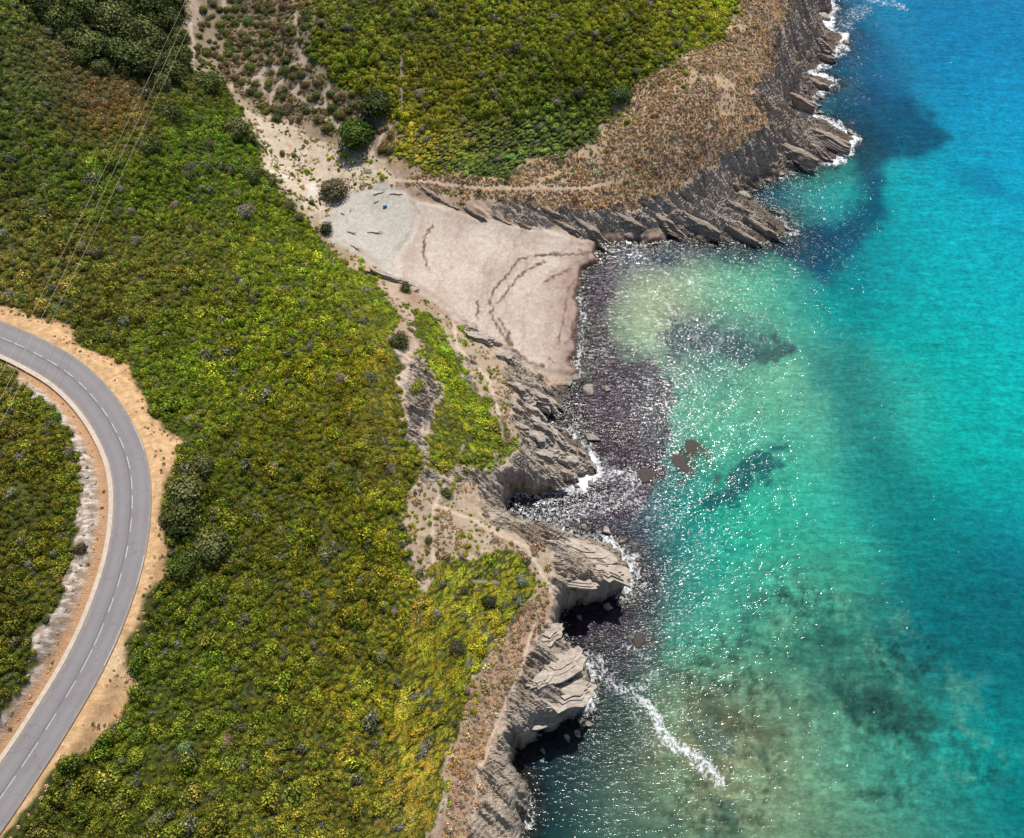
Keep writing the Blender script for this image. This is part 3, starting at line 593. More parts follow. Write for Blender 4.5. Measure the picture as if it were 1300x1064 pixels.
# ------------------------------------------------------------------ foliage meshes
def leaf_cloud(seed, n, size, lumps=7, squash=.75, flat=0.0, core=True, hollow=.55, flop=.5):
    r = np.random.default_rng(seed)
    # lump centres over a dome
    th = r.uniform(0, 2*np.pi, lumps); el = np.arcsin(r.uniform(.05, 1, lumps)); rad = r.uniform(.42, .68, lumps)
    LC = np.stack([np.cos(el)*np.cos(th)*rad, np.cos(el)*np.sin(th)*rad, np.sin(el)*rad*squash], 1); LR = r.uniform(.3, .5, lumps)
    LC = np.vstack([LC, [0, 0, .3*squash]]); LR = np.append(LR, .6)
    tone = np.append(r.uniform(.75, 1.25, lumps), 1.0)
    pr = LR**2/np.sum(LR**2); k = r.choice(len(LR), n, p=pr)
    v = r.normal(size=(n, 3)); v[:, 2] = np.abs(v[:, 2])*1.0-.25; v /= np.linalg.norm(v, axis=1)[:, None]
    rr = LR[k]*(r.uniform(hollow, 1.08, n))
    P = LC[k]+v*rr[:, None]*np.array([1, 1, .9]); P[:, 2] = np.maximum(P[:, 2]*1.0, .02)
    depth = rr/LR[k]
    nrm = v+flop*r.normal(size=(n, 3)); nrm /= np.linalg.norm(nrm, axis=1)[:, None]
    a = np.cross(nrm, r.normal(size=(n, 3))); a /= np.linalg.norm(a, axis=1)[:, None]; b = np.cross(nrm, a)
    s = size*r.uniform(.6, 1.3, n)[:, None]
    q = np.stack([P-a*s*.5, P+b*s*.38+nrm*s*.1, P+a*s*.62, P-b*s*.38+nrm*s*.1], 1)
    V = q.reshape(-1, 3); F = np.arange(4*n).reshape(n, 4)
    tn = 1.35*tone[k]*(.28+.8*np.clip((depth-hollow)/(1-hollow), 0, 1))*r.uniform(.6, 1.45, n)*(.35+.75*np.clip(P[:, 2]/squash, 0, 1)**1.2)  # leaves deep inside and low down toned darker, shade painted into the colour
    if core:   # inner dome that stops see-through, toned dark to paint the inner shade
        us, vs_ = 8, 5; cv = []
        for j in range(vs_):
            e = math.pi/2*j/(vs_-1)
            for i in range(us):
                t = 2*math.pi*i/us; w = .55*math.cos(e)*r.uniform(.85, 1.15)
                cv.append((w*math.cos(t), w*math.sin(t), .62*squash*math.sin(e)))
        cf = [(len(V)+j*us+i, len(V)+j*us+(i+1) % us, len(V)+(j+1)*us+(i+1) % us, len(V)+(j+1)*us+i) for j in range(vs_-1) for i in range(us)]
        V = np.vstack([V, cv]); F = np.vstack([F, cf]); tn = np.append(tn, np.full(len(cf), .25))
    return V, F, tn
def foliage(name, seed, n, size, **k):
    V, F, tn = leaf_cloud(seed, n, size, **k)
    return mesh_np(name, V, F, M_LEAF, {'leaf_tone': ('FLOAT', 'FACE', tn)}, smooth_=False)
def tube(pts, rads, seg=6):
    vs = []; fs = []
    for i, (p, r_) in enumerate(zip(pts, rads)):
        p = Vector(p); d = (Vector(pts[min(i+1, len(pts)-1)])-Vector(pts[max(i-1, 0)])).normalized()
        a = d.orthogonal().normalized(); b = d.cross(a)
        if i and a.dot(pa) < 0: a, b = -a, -b
        pa = a
        for j in range(seg):
            t = 2*math.pi*j/seg; vs.append(tuple(p+(a*math.cos(t)+b*math.sin(t))*r_))
    for i in range(len(pts)-1):
        for j in range(seg): fs.append((i*seg+j, i*seg+(j+1) % seg, (i+1)*seg+(j+1) % seg, (i+1)*seg+j))
    return vs, fs
def tubes_mesh(name, lst, mat, seg=6):
    V = []; F = []
    for pts, rads in lst:
        v, f = tube(pts, rads, seg); F += [tuple(i+len(V) for i in q) for q in f]; V += v
    return mesh_np(name, V, F, mat)
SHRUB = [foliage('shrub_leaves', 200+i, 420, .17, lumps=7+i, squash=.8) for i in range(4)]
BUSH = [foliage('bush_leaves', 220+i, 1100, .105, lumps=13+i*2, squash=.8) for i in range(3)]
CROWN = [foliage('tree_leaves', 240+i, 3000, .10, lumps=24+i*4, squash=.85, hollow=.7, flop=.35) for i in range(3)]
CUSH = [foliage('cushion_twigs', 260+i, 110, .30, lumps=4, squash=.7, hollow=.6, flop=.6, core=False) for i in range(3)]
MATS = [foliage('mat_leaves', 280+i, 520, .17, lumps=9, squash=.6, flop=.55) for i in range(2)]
TRUNK = []
for i in range(2):
    r = random.Random(i); L = [([(0, 0, -.15), (.02, .02, .15), (.0, .03, .38)], [.07, .055, .04])]
    for k in range(6):
        a = k*1.05+r.random()*.5; e = .35+.25*r.random()
        L.append(([(0, .02, .25), (e*.5*math.cos(a), e*.5*math.sin(a), .42), (e*math.cos(a), e*math.sin(a), .58)], [.035, .024, .01]))
    TRUNK.append(tubes_mesh('trunk', L, M_BARK))

# individual trees and bushes: photo x, y, radius px, colour, kind, label
DK = (.12, .15, .035); OL = (.165, .18, .055); BG = (.11, .2, .015); GR = (.30, .28, .19); GN = (.16, .23, .02); YG = (.28, .33, .03)
occupied = []
def footprint(px, py, r): 
    x, y, z = place(px, py); s = pscale(px, py, z)*r; occupied.append((x, y, s*.9)); return x, y, z, s
def tree(px, py, r, tint, label, group=None, cat='tree', name='holm_oak_tree', hk=1.0, name2='crown'):
    x, y, z, s = footprint(px, py, r*1.12)
    e = empty(name, (x, y, z)); e.rotation_euler = (0, 0, random.uniform(0, 6.28)); e.scale = (s, s*random.uniform(.9, 1.1), s*hk)
    t = link('trunk', random.choice(TRUNK), e)
    c = link(name2, random.choice(CROWN if r > 13 else BUSH), e); k = random.uniform(.85, 1.15); c['tint'] = [v*k for v in tint]; c.location = (0, 0, .12)
    tag(e, label, cat, group); return e
LT = [ # dark tree grove at the top left
 (118,69,22,DK,'dark rounded oak at the lower left tip of the grove'),(80,35,20,DK,'dark oak at the left shoulder of the grove'),(104,18,20,DK,None),(138,38,23,OL,'greyish olive oak in the middle of the dark grove'),(159,52,22,DK,None),
 (168,17,24,DK,None),(196,17,20,DK,None),(210,34,18,DK,None),(187,60,22,OL,'lighter oak beside the power lines in the dark grove'),(146,74,18,DK,None),(170,88,23,DK,'dark oak on the lower edge of the grove'),(196,86,18,OL,None),(218,99,18,DK,'last dark oak of the grove beside the sandy gully'),
 (223,8,16,DK,None),(48,6,18,DK,None),(136,6,20,DK,None),(100,50,16,DK,None),(228,55,12,DK,None),(128,92,12,DK,None),(75,10,16,DK,None),(62,22,15,OL,None),(120,30,17,OL,None),(150,28,18,DK,None),(182,36,17,DK,None),(200,66,16,OL,None),(100,78,13,DK,None),(168,70,17,OL,None),(88,55,14,OL,None),(30,-6,16,DK,None),(190,-8,18,DK,None),(110,-8,18,OL,None),(232,78,13,DK,None),(205,110,12,OL,None)]
for (a, b, r, c, l) in LT: tree(a, b, r*1.22, c, l or 'dark green oak crowded into the grove at top left', 'dark oaks of the grove at the top left', hk=1.05)
for a in [(453,179,27,(.075,.135,.012),'large round bright green tree alone on the sand above the beach','tree','round_tree'),(477,141,22,(.065,.085,.018),'tall dark tree growing just above the round bright tree','tree','holm_oak_tree'),
 (236,634,28,OL,'broad grey green tree overhanging the dry verge outside the bend','tree','holm_oak_tree'),(257,594,17,OL,'smaller grey green tree above the broad verge tree','tree','holm_oak_tree'),(228,664,24,(.075,.09,.02),'dark tree below the broad verge tree','tree','holm_oak_tree'),
 (270,697,25,OL,'rounded grey green tree right of the dark verge tree','tree','holm_oak_tree'),(235,720,20,(.10,.14,.02),'green tree at the verge below the bend apex','tree','holm_oak_tree'),
 (215,149,18,DK,'dark round tree beside the right power line','tree','holm_oak_tree'),(190,191,18,DK,'dark tree under the power lines below the grove','tree','holm_oak_tree'),(266,112,19,DK,'dark tree at the lip of the sandy gully','tree','holm_oak_tree'),
 (301,170,18,OL,'grey green tree on the bank above the dune','tree','holm_oak_tree'),(318,227,16,DK,'dark tree on the slope left of the dune','tree','holm_oak_tree')]:
    tree(a[0], a[1], a[2], a[3], a[4], None, a[5], a[6], hk=.95)
for a in [(426,246,19,(.20,.17,.09),'straw brown bush at the inner edge of the grey sand'),(414,293,12,(.05,.07,.02),'small dark bush on the sand left of the driftwood'),(508,436,15,(.09,.11,.03),'dark green bush left of the coast path gully'),
 (515,368,10,(.09,.11,.02),'green bush below the rock ledge at the beach edge'),(530,493,13,YG,'bright yellow green bush in the bare gully'),(567,627,10,(.12,.15,.03),'green bush beside the cliff path above the cove'),
 (622,765,11,(.07,.08,.03),'dark round bush amid the bright turf of the headland'),(544,687,7,(.12,.13,.04),'small bush on the cliff path'),(581,824,13,(.12,.12,.05),'grey green bush low on the headland turf'),(589,751,8,(.12,.13,.04),'small olive bush left of the dark headland bush'),
 (265,185,11,OL,'olive bush above the dune bank'),(263,215,12,OL,'olive bush below the dune bank tree'),(318,178,13,OL,'grey bush at the edge of the dune bank'),(291,218,12,OL,'olive bush left of the slope tree'),(239,225,11,OL,'olive bush in the open slope below the power lines'),
 (311,272,14,GR,'grey bush above the left beach edge'),(87,211,8,DK,'small dark bush left of the power lines'),(367,263,11,OL,'grey green bush at the valley rim'),(345,232,12,OL,'olive bush on the valley rim by the dune'),(380,278,9,OL,'small olive bush beside the beach corner'),(62,43,9,GR,'pale grey bush left of the grove'),
 (173,308,9,GR,'grey bush left of centre under the cables'),(152,62+180,8,GR,'small grey bush between the cables'),(104,512+185,10,(.13,.10,.04),'brown bush on the pale road cut'),(72,530,10,GN,'green bush at the top of the road cut'),(88,575,9,GR,'grey bush in the rubble of the road cut'),
 (50,512,10,GN,'green bush on the inner verge'),(735,120,10,(.10,.13,.04),'grey green bush at the lower hill scrub'),(706,131,8,GR,'pale round bush at the lower edge of the hill'),(787,125,16,(.07,.13,.03),'flat green bush at the lower right corner of the hill scrub'),(533,122,9,GR,'grey bush beside the hill footpath')]:
    tree(a[0], a[1], a[2], a[3], a[4], None, 'bush', 'bush', hk=.85, name2='foliage')

def scatter(sp, x0=-172, x1=100, y0=-12, y1=262, jit=.5, seed=1):
    r = np.random.default_rng(seed); xs = np.arange(x0, x1, sp); ys = np.arange(y0, y1, sp)
    X, Y = np.meshgrid(xs, ys); X = X+((np.arange(len(ys)) % 2)*.5*sp)[:, None]
    X = (X+r.uniform(-jit, jit, X.shape)*sp).ravel(); Y = (Y+r.uniform(-jit, jit, Y.shape)*sp).ravel()
    Z = look(Zt, X, Y); px, py = proj(X, Y, Z)
    k = (px > -140) & (px < 1250) & (py > -110) & (py < 1180) & (look(D, X, Y) > .5)
    return X[k], Y[k], Z[k], px[k], py[k], r
def free(X, Y, f=1.0):
    k = np.ones(len(X), bool)
    for (a, b, s) in occupied: k &= (X-a)**2+(Y-b)**2 > (s*f)**2
    return k
gp = lambda A, px, py: PR.sample(A, px, py)
# countable shrubs on the sparse sandy slope
X, Y, Z, px, py, r = scatter(2.35, seed=5, jit=.45)
px2, py2 = px+5*fbm(X*.1, Y*.1, 9), py
k = (gp(SPARSE, px2, py2) > 2) & (gp(np.minimum(PATH, 60), px, py) > 2.8) & (gp(TOPGAP, px, py) < 0) & (gp(DUNE, px, py) < -2) & free(X, Y, 1.2) & (py > -60)
X, Y, Z = X[k], Y[k], Z[k]
SPT = [(.13,.125,.035),(.10,.11,.03),(.16,.14,.06),(.12,.13,.03)]
print('SPARSE', len(X))
for i in range(min(len(X), 299)):
    s = r.uniform(.9, 1.95); o = link('sparse_shrub', BUSH[i % 3] if s > 1.3 else SHRUB[i % 4]); o.location = (X[i], Y[i], Z[i]-.1); o.rotation_euler = (0, 0, r.uniform(0, 6.28)); o.scale = (s, s*r.uniform(.8, 1.1), s*.95)
    o['tint'] = [v*r.uniform(1.2, 2.0) for v in SPT[i % 4]]; occupied.append((X[i], Y[i], s*.6))
    tag(o, 'low olive shrub separated from its neighbours by sandy tracks, upper middle slope', 'shrub', 'olive shrubs scattered over the sandy slope at the top')
# pale shrubs standing out of the maquis
X, Y, Z, px, py, r = scatter(7.0, seed=8, jit=.5)
k = (np.maximum(gp(LEFTV, px, py), gp(NORTHV, px, py)) > 6) & (gp(VERGE, px, py) < -8) & (gp(CUT, px, py) < -8) & free(X, Y, 1.3) & (px > -20) & (py > -20) & (py < 1080) & (r.random(len(X)) < .42)
X, Y, Z, px, py = X[k], Y[k], Z[k], px[k], py[k]
for i in range(min(len(X), 120)):
    s = r.uniform(.6, 1.45); o = link('grey_shrub', BUSH[i % 3]); o.location = (X[i], Y[i], Z[i]+.25); o.rotation_euler = (0, 0, r.uniform(0, 6.28)); o.scale = (s*1.1, s*r.uniform(.8, 1.1), s*.9)
    o['tint'] = [v*r.uniform(.8, 1.1) for v in [(.36,.33,.22),(.26,.28,.12),(.36,.31,.22)][i % 3]]; occupied.append((X[i], Y[i], s*.6))
    nh = py[i] < 230 and px[i] > 380
    tag(o, 'pale grey green shrub standing out of the darker hill scrub' if nh else 'pale grey green shrub standing out of the green maquis slope', 'shrub', 'pale shrubs in the hill scrub' if nh else 'pale shrubs in the maquis slope')

# ------------------------------------------------------------------ dense scrub (stuff) as instances of the real shrubs' meshes
def protos(name, meshes, spots, tint, label, s):
    out = []
    for m, (a, b) in zip(meshes, spots):
        x, y, z = place(a, b); o = link(name, m); o.location = (x, y, z); o.scale = (s, s, s); o['tint'] = list(tint)
        tag(o, label, 'shrub', label+'s'); out.append(o)
    return out
def gn_scatter(name, obs, P, rot, scl, tint, idx, label, cat):
    me = bpy.data.meshes.new(name); me.vertices.add(len(P)); me.vertices.foreach_set('co', np.asarray(P, np.float32).ravel())
    for nm, typ, data in (('rot', 'FLOAT_VECTOR', rot), ('scl', 'FLOAT_VECTOR', scl), ('tint', 'FLOAT_VECTOR', tint), ('pick', 'INT', idx)):
        a = me.attributes.new(nm, typ, 'POINT'); a.data.foreach_set('value' if typ == 'INT' else 'vector', np.asarray(data, np.int32 if typ == 'INT' else np.float32).ravel())
    me.materials.append(M_LEAF); me.update()
    o = link(name, me); tag(o, label, cat, kind='stuff')
    ng = bpy.data.node_groups.new(name, 'GeometryNodeTree'); ng.interface.new_socket('Geometry', in_out='INPUT', socket_type='NodeSocketGeometry'); ng.interface.new_socket('Geometry', in_out='OUTPUT', socket_type='NodeSocketGeometry')
    gi = ng.nodes.new('NodeGroupInput'); go = ng.nodes.new('NodeGroupOutput'); L = ng.links
    jn = ng.nodes.new('GeometryNodeJoinGeometry')
    for ob in obs:
        oi = ng.nodes.new('GeometryNodeObjectInfo'); oi.transform_space = 'ORIGINAL'; oi.inputs['Object'].default_value = ob; oi.inputs['As Instance'].default_value = False
        g2 = ng.nodes.new('GeometryNodeGeometryToInstance'); L.new(oi.outputs['Geometry'], g2.inputs[0]); L.new(g2.outputs[0], jn.inputs[0])
    ip = ng.nodes.new('GeometryNodeInstanceOnPoints'); ip.inputs['Pick Instance'].default_value = True
    def na(nm, t):
        q = ng.nodes.new('GeometryNodeInputNamedAttribute'); q.data_type = t; q.inputs['Name'].default_value = nm; return q.outputs[0]
    L.new(gi.outputs[0], ip.inputs['Points']); L.new(jn.outputs[0], ip.inputs['Instance'])
    L.new(na('rot', 'FLOAT_VECTOR'), ip.inputs['Rotation']); L.new(na('scl', 'FLOAT_VECTOR'), ip.inputs['Scale']); L.new(na('pick', 'INT'), ip.inputs['Instance Index'])
    L.new(ip.outputs[0], go.inputs[0])
    md = o.modifiers.new('scatter', 'NODES'); md.node_group = ng; return o
P_SH = protos('maquis_shrub', SHRUB, [(330,620),(360,700),(300,820),(390,870)], (.15,.18,.02), 'green maquis shrub low on the dense slope', .8)
P_MT = protos('mat_shrub', MATS, [(598,742),(600,545)], (.17,.20,.025), 'low wind shorn bright green shrub mat', .9)
P_CU = protos('cushion_shrub', CUSH, [(820,190),(860,150),(780,215)], (.26,.2,.15), 'small dry brown cushion shrub on the bare slope', .4)
# colour hints over the scrub (photo x, y, linear rgb)
TH = [(0,40,.12,.14,.03),(60,110,.13,.13,.04),(110,130,.17,.13,.045),(140,160,.2,.13,.04),(50,190,.09,.13,.012),(120,210,.09,.14,.01),(30,260,.15,.16,.03),(100,300,.19,.18,.03),(170,260,.14,.19,.012),(230,170,.10,.15,.01),(260,230,.12,.18,.012),
 (300,300,.17,.2,.02),(220,340,.2,.2,.03),(360,330,.17,.22,.015),(330,420,.19,.22,.01),(200,420,.14,.18,.012),(430,420,.2,.23,.015),(260,520,.14,.17,.008),(400,550,.19,.19,.01),(480,560,.19,.19,.015),(330,650,.15,.16,.008),(440,680,.18,.18,.01),
 (300,800,.14,.16,.01),(400,800,.17,.17,.012),(460,780,.22,.21,.02),(230,900,.11,.14,.008),(330,930,.14,.15,.015),(450,950,.20,.19,.02),(530,900,.23,.22,.015),(570,800,.24,.24,.015),(600,740,.26,.27,.02),(560,960,.25,.23,.02),
 (30,620,.14,.14,.012),(20,780,.14,.14,.015),(550,440,.20,.27,.012),(600,540,.22,.27,.015),(560,570,.20,.23,.015),(490,480,.22,.21,.015),
 (450,30,.15,.17,.02),(520,60,.16,.17,.02),(600,30,.17,.18,.02),(700,60,.16,.18,.012),(800,60,.17,.18,.015),(880,30,.22,.23,.02),(620,130,.14,.16,.015),(720,110,.12,.14,.012),(580,170,.19,.18,.02),(550,200,.25,.24,.02),(640,180,.13,.17,.03),(700,170,.12,.17,.03),(600,200,.11,.16,.025)]
tm = rbf_fit([t[:2] for t in TH], [t[2:] for t in TH], 2e-2, 200.); TL = rbf_eval(tm, PR.X, PR.Y)
STRK = np.maximum.reduce([M([(548,712),(603,708),(655,699),(667,720),(687,750),(640,800),(617,828),(607,859),(588,900),(568,973),(555,1064),(470,1064),(500,900),(520,800),(530,752)]), STRIPV+4,
   M([(500,150),(560,165),(640,150),(720,150),(755,165),(717,196),(672,205),(638,227),(562,221),(503,197)]), M([(440,330),(520,400),(505,480),(515,600),(470,640),(450,560),(470,450),(420,370)])])
def tints(px, py, X, Y, r, sat=1.0):
    px = np.clip(px, -100, 1000); py = np.clip(py, -60, 1080)
    T = np.stack([PR.sample(TL[..., i], px+25*fbm(X*.08, Y*.08, 201), py+25*fbm(X*.08, Y*.08, 203)) for i in range(3)], 1)
    T = np.clip(T, .012, .4)*np.array([1.82, 1.8, 1.6])*(1+.3*fbm(X*.035, Y*.035, 206, 3))[:, None]*np.where((py < 235) & (px > 380), 1.22, 1.0)[:, None]; nn = fbm(X*.22, Y*.22, 205, 4, .6); T *= (1+.45*nn)[:, None]  # northern hill tint raised to offset its slope turned from the sun
    dry = smooth(.25, .6, fbm(X*.3, Y*.3, 207, 3)+.12*r.normal(size=len(X))); T = T*(1-.42*dry[:, None])+.42*dry[:, None]*np.array([.30, .22, .07])
    T *= r.uniform(.74, 1.28, len(X))[:, None]; T[:, 0] *= r.uniform(.78, 1.15, len(X)); gg = (r.random(len(X)) < .07)[:, None]; T = np.where(gg, np.array([.24, .25, .13])*r.uniform(.7, 1.1, len(X))[:, None], T); return np.clip(T, .01, .85)
X, Y, Z, px, py, r = scatter(.73, seed=21)
wpx, wpy = look(WPX, X, Y), look(WPY, X, Y)
rag = 9*fbm(X*.35, Y*.35, 212, 3, .7)
vm = np.maximum.reduce([gp(LEFTV, wpx, wpy), gp(STRIPV, wpx, wpy), gp(NORTHV, wpx, wpy)])+rag
hole = smooth(.42, .6, fbm(X*.14, Y*.14, 215, 4, .6)+.25*(gp(NORTHV, px, py) > 0)*smooth(560, 420, px)*.6)
pth_ = gp(np.minimum(PATH, 60), px, py)
stray = (np.maximum(gp(SOIL, wpx, wpy), gp(DUNE, wpx, wpy)-8) > -6) & (r.random(len(X)) < .16*3.6*smooth(-.05, .25, fbm(X*.2, Y*.2, 216, 3)))
k = ((vm > 0) | (vm > -9) & (r.random(len(X)) < .25) | (gp(NORTHV, wpx, wpy) > -32) & (gp(DRYN, wpx, wpy) > 0) & (r.random(len(X)) < .13*smooth(-.1, .3, fbm(X*.15, Y*.15, 217, 3))+.03) | stray) & (gp(WRACK, px, py) < -4) & (gp(SAND, px, py) < -4) & (gp(VERGE, px+.3*(wpx-px), py+.3*(wpy-py)) < -3+2*r.normal(size=len(X))) & (gp(CUT, wpx, wpy) < 0) & (look(RDI, X, Y) > 4.3) & (gp(GULLY, px, py) < 0) & (gp(TOPGAP, px, py) < 0) & free(X, Y, .6) & (r.random(len(X)) > hole*.5) & (look(D, X, Y) > 1.5) & (pth_ > 2.2)
inner = (gp(CUT, wpx, wpy) > -12)
k &= ~(inner & (r.random(len(X)) < .25))
X, Y, Z, px, py = X[k], Y[k], Z[k], px[k], py[k]; n = len(X)
strk = smooth(-8, 10, gp(STRK, px, py)+8*fbm(X*.1, Y*.1, 221))
T = tints(px, py, X, Y, r)
s = (.46+.55*r.random(n)**1.6+.75*(r.random(n) < .06))*(1+.45*fbm(X*.12, Y*.12, 223, 3)); s = s*(1-.05*strk)
edge = smooth(0, 12, np.maximum.reduce([gp(LEFTV, px, py), gp(NORTHV, px, py), gp(STRIPV, px, py)])); s *= .6+.4*edge
ang = np.where((py < 240), R(48), np.where((py < 620), R(-28), R(52)))+.25*r.normal(size=n)
m1 = strk < .5+.2*r.normal(size=n)
P = np.stack([X, Y, Z-.08], 1)
def put(name, obs, m, P, rot, scl, T, npick, label, cat):
    gn_scatter(name, obs, P[m], rot[m], scl[m], T[m], r.integers(0, npick, m.sum()), label, cat)
rot = np.stack([r.normal(size=n)*.1, r.normal(size=n)*.1, r.uniform(0, 6.28, n)], 1); scl = np.stack([s*r.uniform(.85, 1.2, n), s*r.uniform(.85, 1.2, n), s*r.uniform(.9, 1.6, n)], 1)
put('maquis_scrub', P_SH, m1, P, rot, scl, T, 4, 'dense yellow green maquis scrub covering the slopes', 'scrub')
rot2 = np.stack([np.zeros(n), np.zeros(n), ang], 1); scl2 = np.stack([s*1.55, s*.82, s*r.uniform(.6, 1.0, n)], 1)
put('wind_shorn_scrub', P_MT, ~m1, P, rot2, scl2, T*np.array([.88, .84, 1.1]), 2, 'streaky wind shorn bright green scrub mats near the cliffs', 'scrub')
# dry cushions
X, Y, Z, px, py, r = scatter(.47, x0=-75, seed=31)
wpx, wpy = px+6*fbm(X*.2, Y*.2, 231, 3), py+6*fbm(X*.2, Y*.2, 233, 3)
d1 = gp(DRYN, wpx, wpy)+6; d2 = gp(DRYS, wpx, wpy); d3 = gp(DUNE, wpx, wpy); d4 = gp(SPARSE, wpx, wpy)
oth = -np.maximum.reduce([gp(LEFTV, wpx, wpy), gp(STRIPV, wpx, wpy), gp(NORTHV, wpx, wpy), gp(WRACK, px, py)+2, gp(SAND, px, py)+2])
rmv = look(RM, X, Y); dd = look(D, X, Y); rn = r.random(len(X))
patchy = fbm(X*.2, Y*.2, 235, 4)
big = fbm(X*.09, Y*.09, 238, 4, .6)
prob = np.where(d1 > 0, .92*(.2+.8*smooth(-.6, -.25, big)), np.where(d2 > 0, .8, np.where(d3 > 0, .45*smooth(-.1, .3, patchy), np.where(d4 > 0, .35, np.where(gp(SOIL, wpx, wpy) > -4, .55*smooth(-.25, .25, patchy), .30*smooth(0, .4, patchy)*(1-.7*rmv))))))
prob = prob*(1-.85*smooth(.3, .9, rmv)*(d1 < 0))*(oth > 0)*(dd > 3)*(gp(np.minimum(PATH, 60), px, py) > 2.6)
prob = np.where((gp(TOPGAP, px, py) > 0) | (look(Zt, X, Y) < 1.6), 0, prob)
k = (rn < prob) & free(X, Y); d1, d2, d3, d4 = d1[k], d2[k], d3[k], d4[k]; X, Y, Z, px, py = X[k], Y[k], Z[k], px[k], py[k]; n = len(X)
pal = np.array([(.33,.22,.13),(.27,.2,.16),(.42,.26,.12),(.22,.17,.14),(.36,.28,.2),(.30,.17,.09)]); T = pal[r.integers(0, 6, n)]
T = np.where((d3 > 0)[:, None], np.array([.52, .36, .18])*r.uniform(.8, 1.1, n)[:, None], T)
gsel = (r.random(n) < np.where(d4 > 0, .6, .12)+.5*smooth(.1, .5, fbm(X*.07, Y*.07, 237, 3))*(d1 < 14)); T = np.where(gsel[:, None], np.array([.19, .17, .06]), T)
yel = smooth(30, 0, np.hypot((px-810)/1.6, py-237)); T = T*(1-yel[:, None]*.7)+yel[:, None]*.7*np.array([.30, .26, .09])
T = 2.0*(T*.85+.15*T.mean(1)[:, None])*np.array([1.05, 1.0, .9])*r.uniform(.7, 1.2, n)[:, None]; s = r.uniform(.2, .5, n)*(1+.4*(d4 > 0))*(1+.9*(r.random(n) < .06)); T = T*(1+.45*fbm(X*.1, Y*.1, 239, 3))[:, None]; T = np.where((fbm(X*.13, Y*.13, 240, 3) > .22)[:, None], T*np.array([1.1, 1.02, .8]), T); T = np.clip(T, .02, .7)
rot = np.stack([r.normal(size=n)*.1, r.normal(size=n)*.1, r.uniform(0, 6.28, n)], 1); scl = np.stack([s, s*r.uniform(.8, 1.2, n), s*r.uniform(.8, 1.2, n)], 1)
put('dry_cushion_scrub', P_CU, np.ones(n, bool), np.stack([X, Y, Z-.03], 1), rot, scl, T, 3, 'dry brown and orange cushion scrub on the headland slopes', 'scrub')
# straw tufts on the verge
X, Y, Z, px, py, r = scatter(.55, x1=-40, seed=41)
k = ((gp(VERGE, px, py) > -4) & ((gp(VERGE, px, py) < 7) | (fbm(X*.25, Y*.25, 243, 3) > .05)) | (gp(CUT, px, py) > -3) & (r.random(len(X)) < .3)) & (look(RDI, X, Y) > 3.9) & (r.random(len(X)) < .5) & free(X, Y)
X, Y, Z = X[k], Y[k], Z[k]; n = len(X); s = r.uniform(.15, .38, n)
P_TU = protos('grass_tuft', CUSH[:1], [(205,600)], (.5,.36,.18), 'straw coloured dry grass tuft on the verge', .3)
rot = np.stack([np.zeros(n), np.zeros(n), r.uniform(0, 6.28, n)], 1); scl = np.stack([s, s, s], 1); T = np.array([.80, .56, .30])*r.uniform(.8, 1.15, n)[:, None]
T = np.where((r.random(n) < .25)[:, None], np.array([.17, .17, .05]), T)
put('verge_grass', P_TU, np.ones(n, bool), np.stack([X, Y, Z-.02], 1), rot, scl, T, 1, 'dry straw coloured grass along the road verge', 'grass')

# ------------------------------------------------------------------ rocks
def rock_mesh(seed, cuts=9, layered=True):
    import bmesh
    bm = bmesh.new(); bmesh.ops.create_icosphere(bm, subdivisions=4, radius=1.0); r = np.random.default_rng(seed)
    P = np.array([v.co[:] for v in bm.verts])
    for _ in range(cuts):
        nn = r.normal(size=3); nn /= np.linalg.norm(nn); o = r.uniform(.55, .85); dd = P@nn-o
        P = P-np.where(dd > 0, dd*.93, 0)[:, None]*nn
    P[:, 2] = np.where(P[:, 2] > .45, .45+(P[:, 2]-.45)*.2, P[:, 2])
    rad = 1+.10*fbm(P[:, 0]*2+P[:, 2], P[:, 1]*2-P[:, 2], seed, 4, .6); P *= rad[:, None]
    if layered:
        t = P[:, 2]*5+.8*fbm(P[:, 0]*1.2, P[:, 1]*1.2, seed+5, 2); st = t-np.floor(t); k = 1-.09*smooth(.0, .35, st)*(1-st); P[:, 0] *= k; P[:, 1] *= k
    for v, p in zip(bm.verts, P): v.co = p
    me = bpy.data.meshes.new('rock'); bm.to_mesh(me); bm.free(); return me
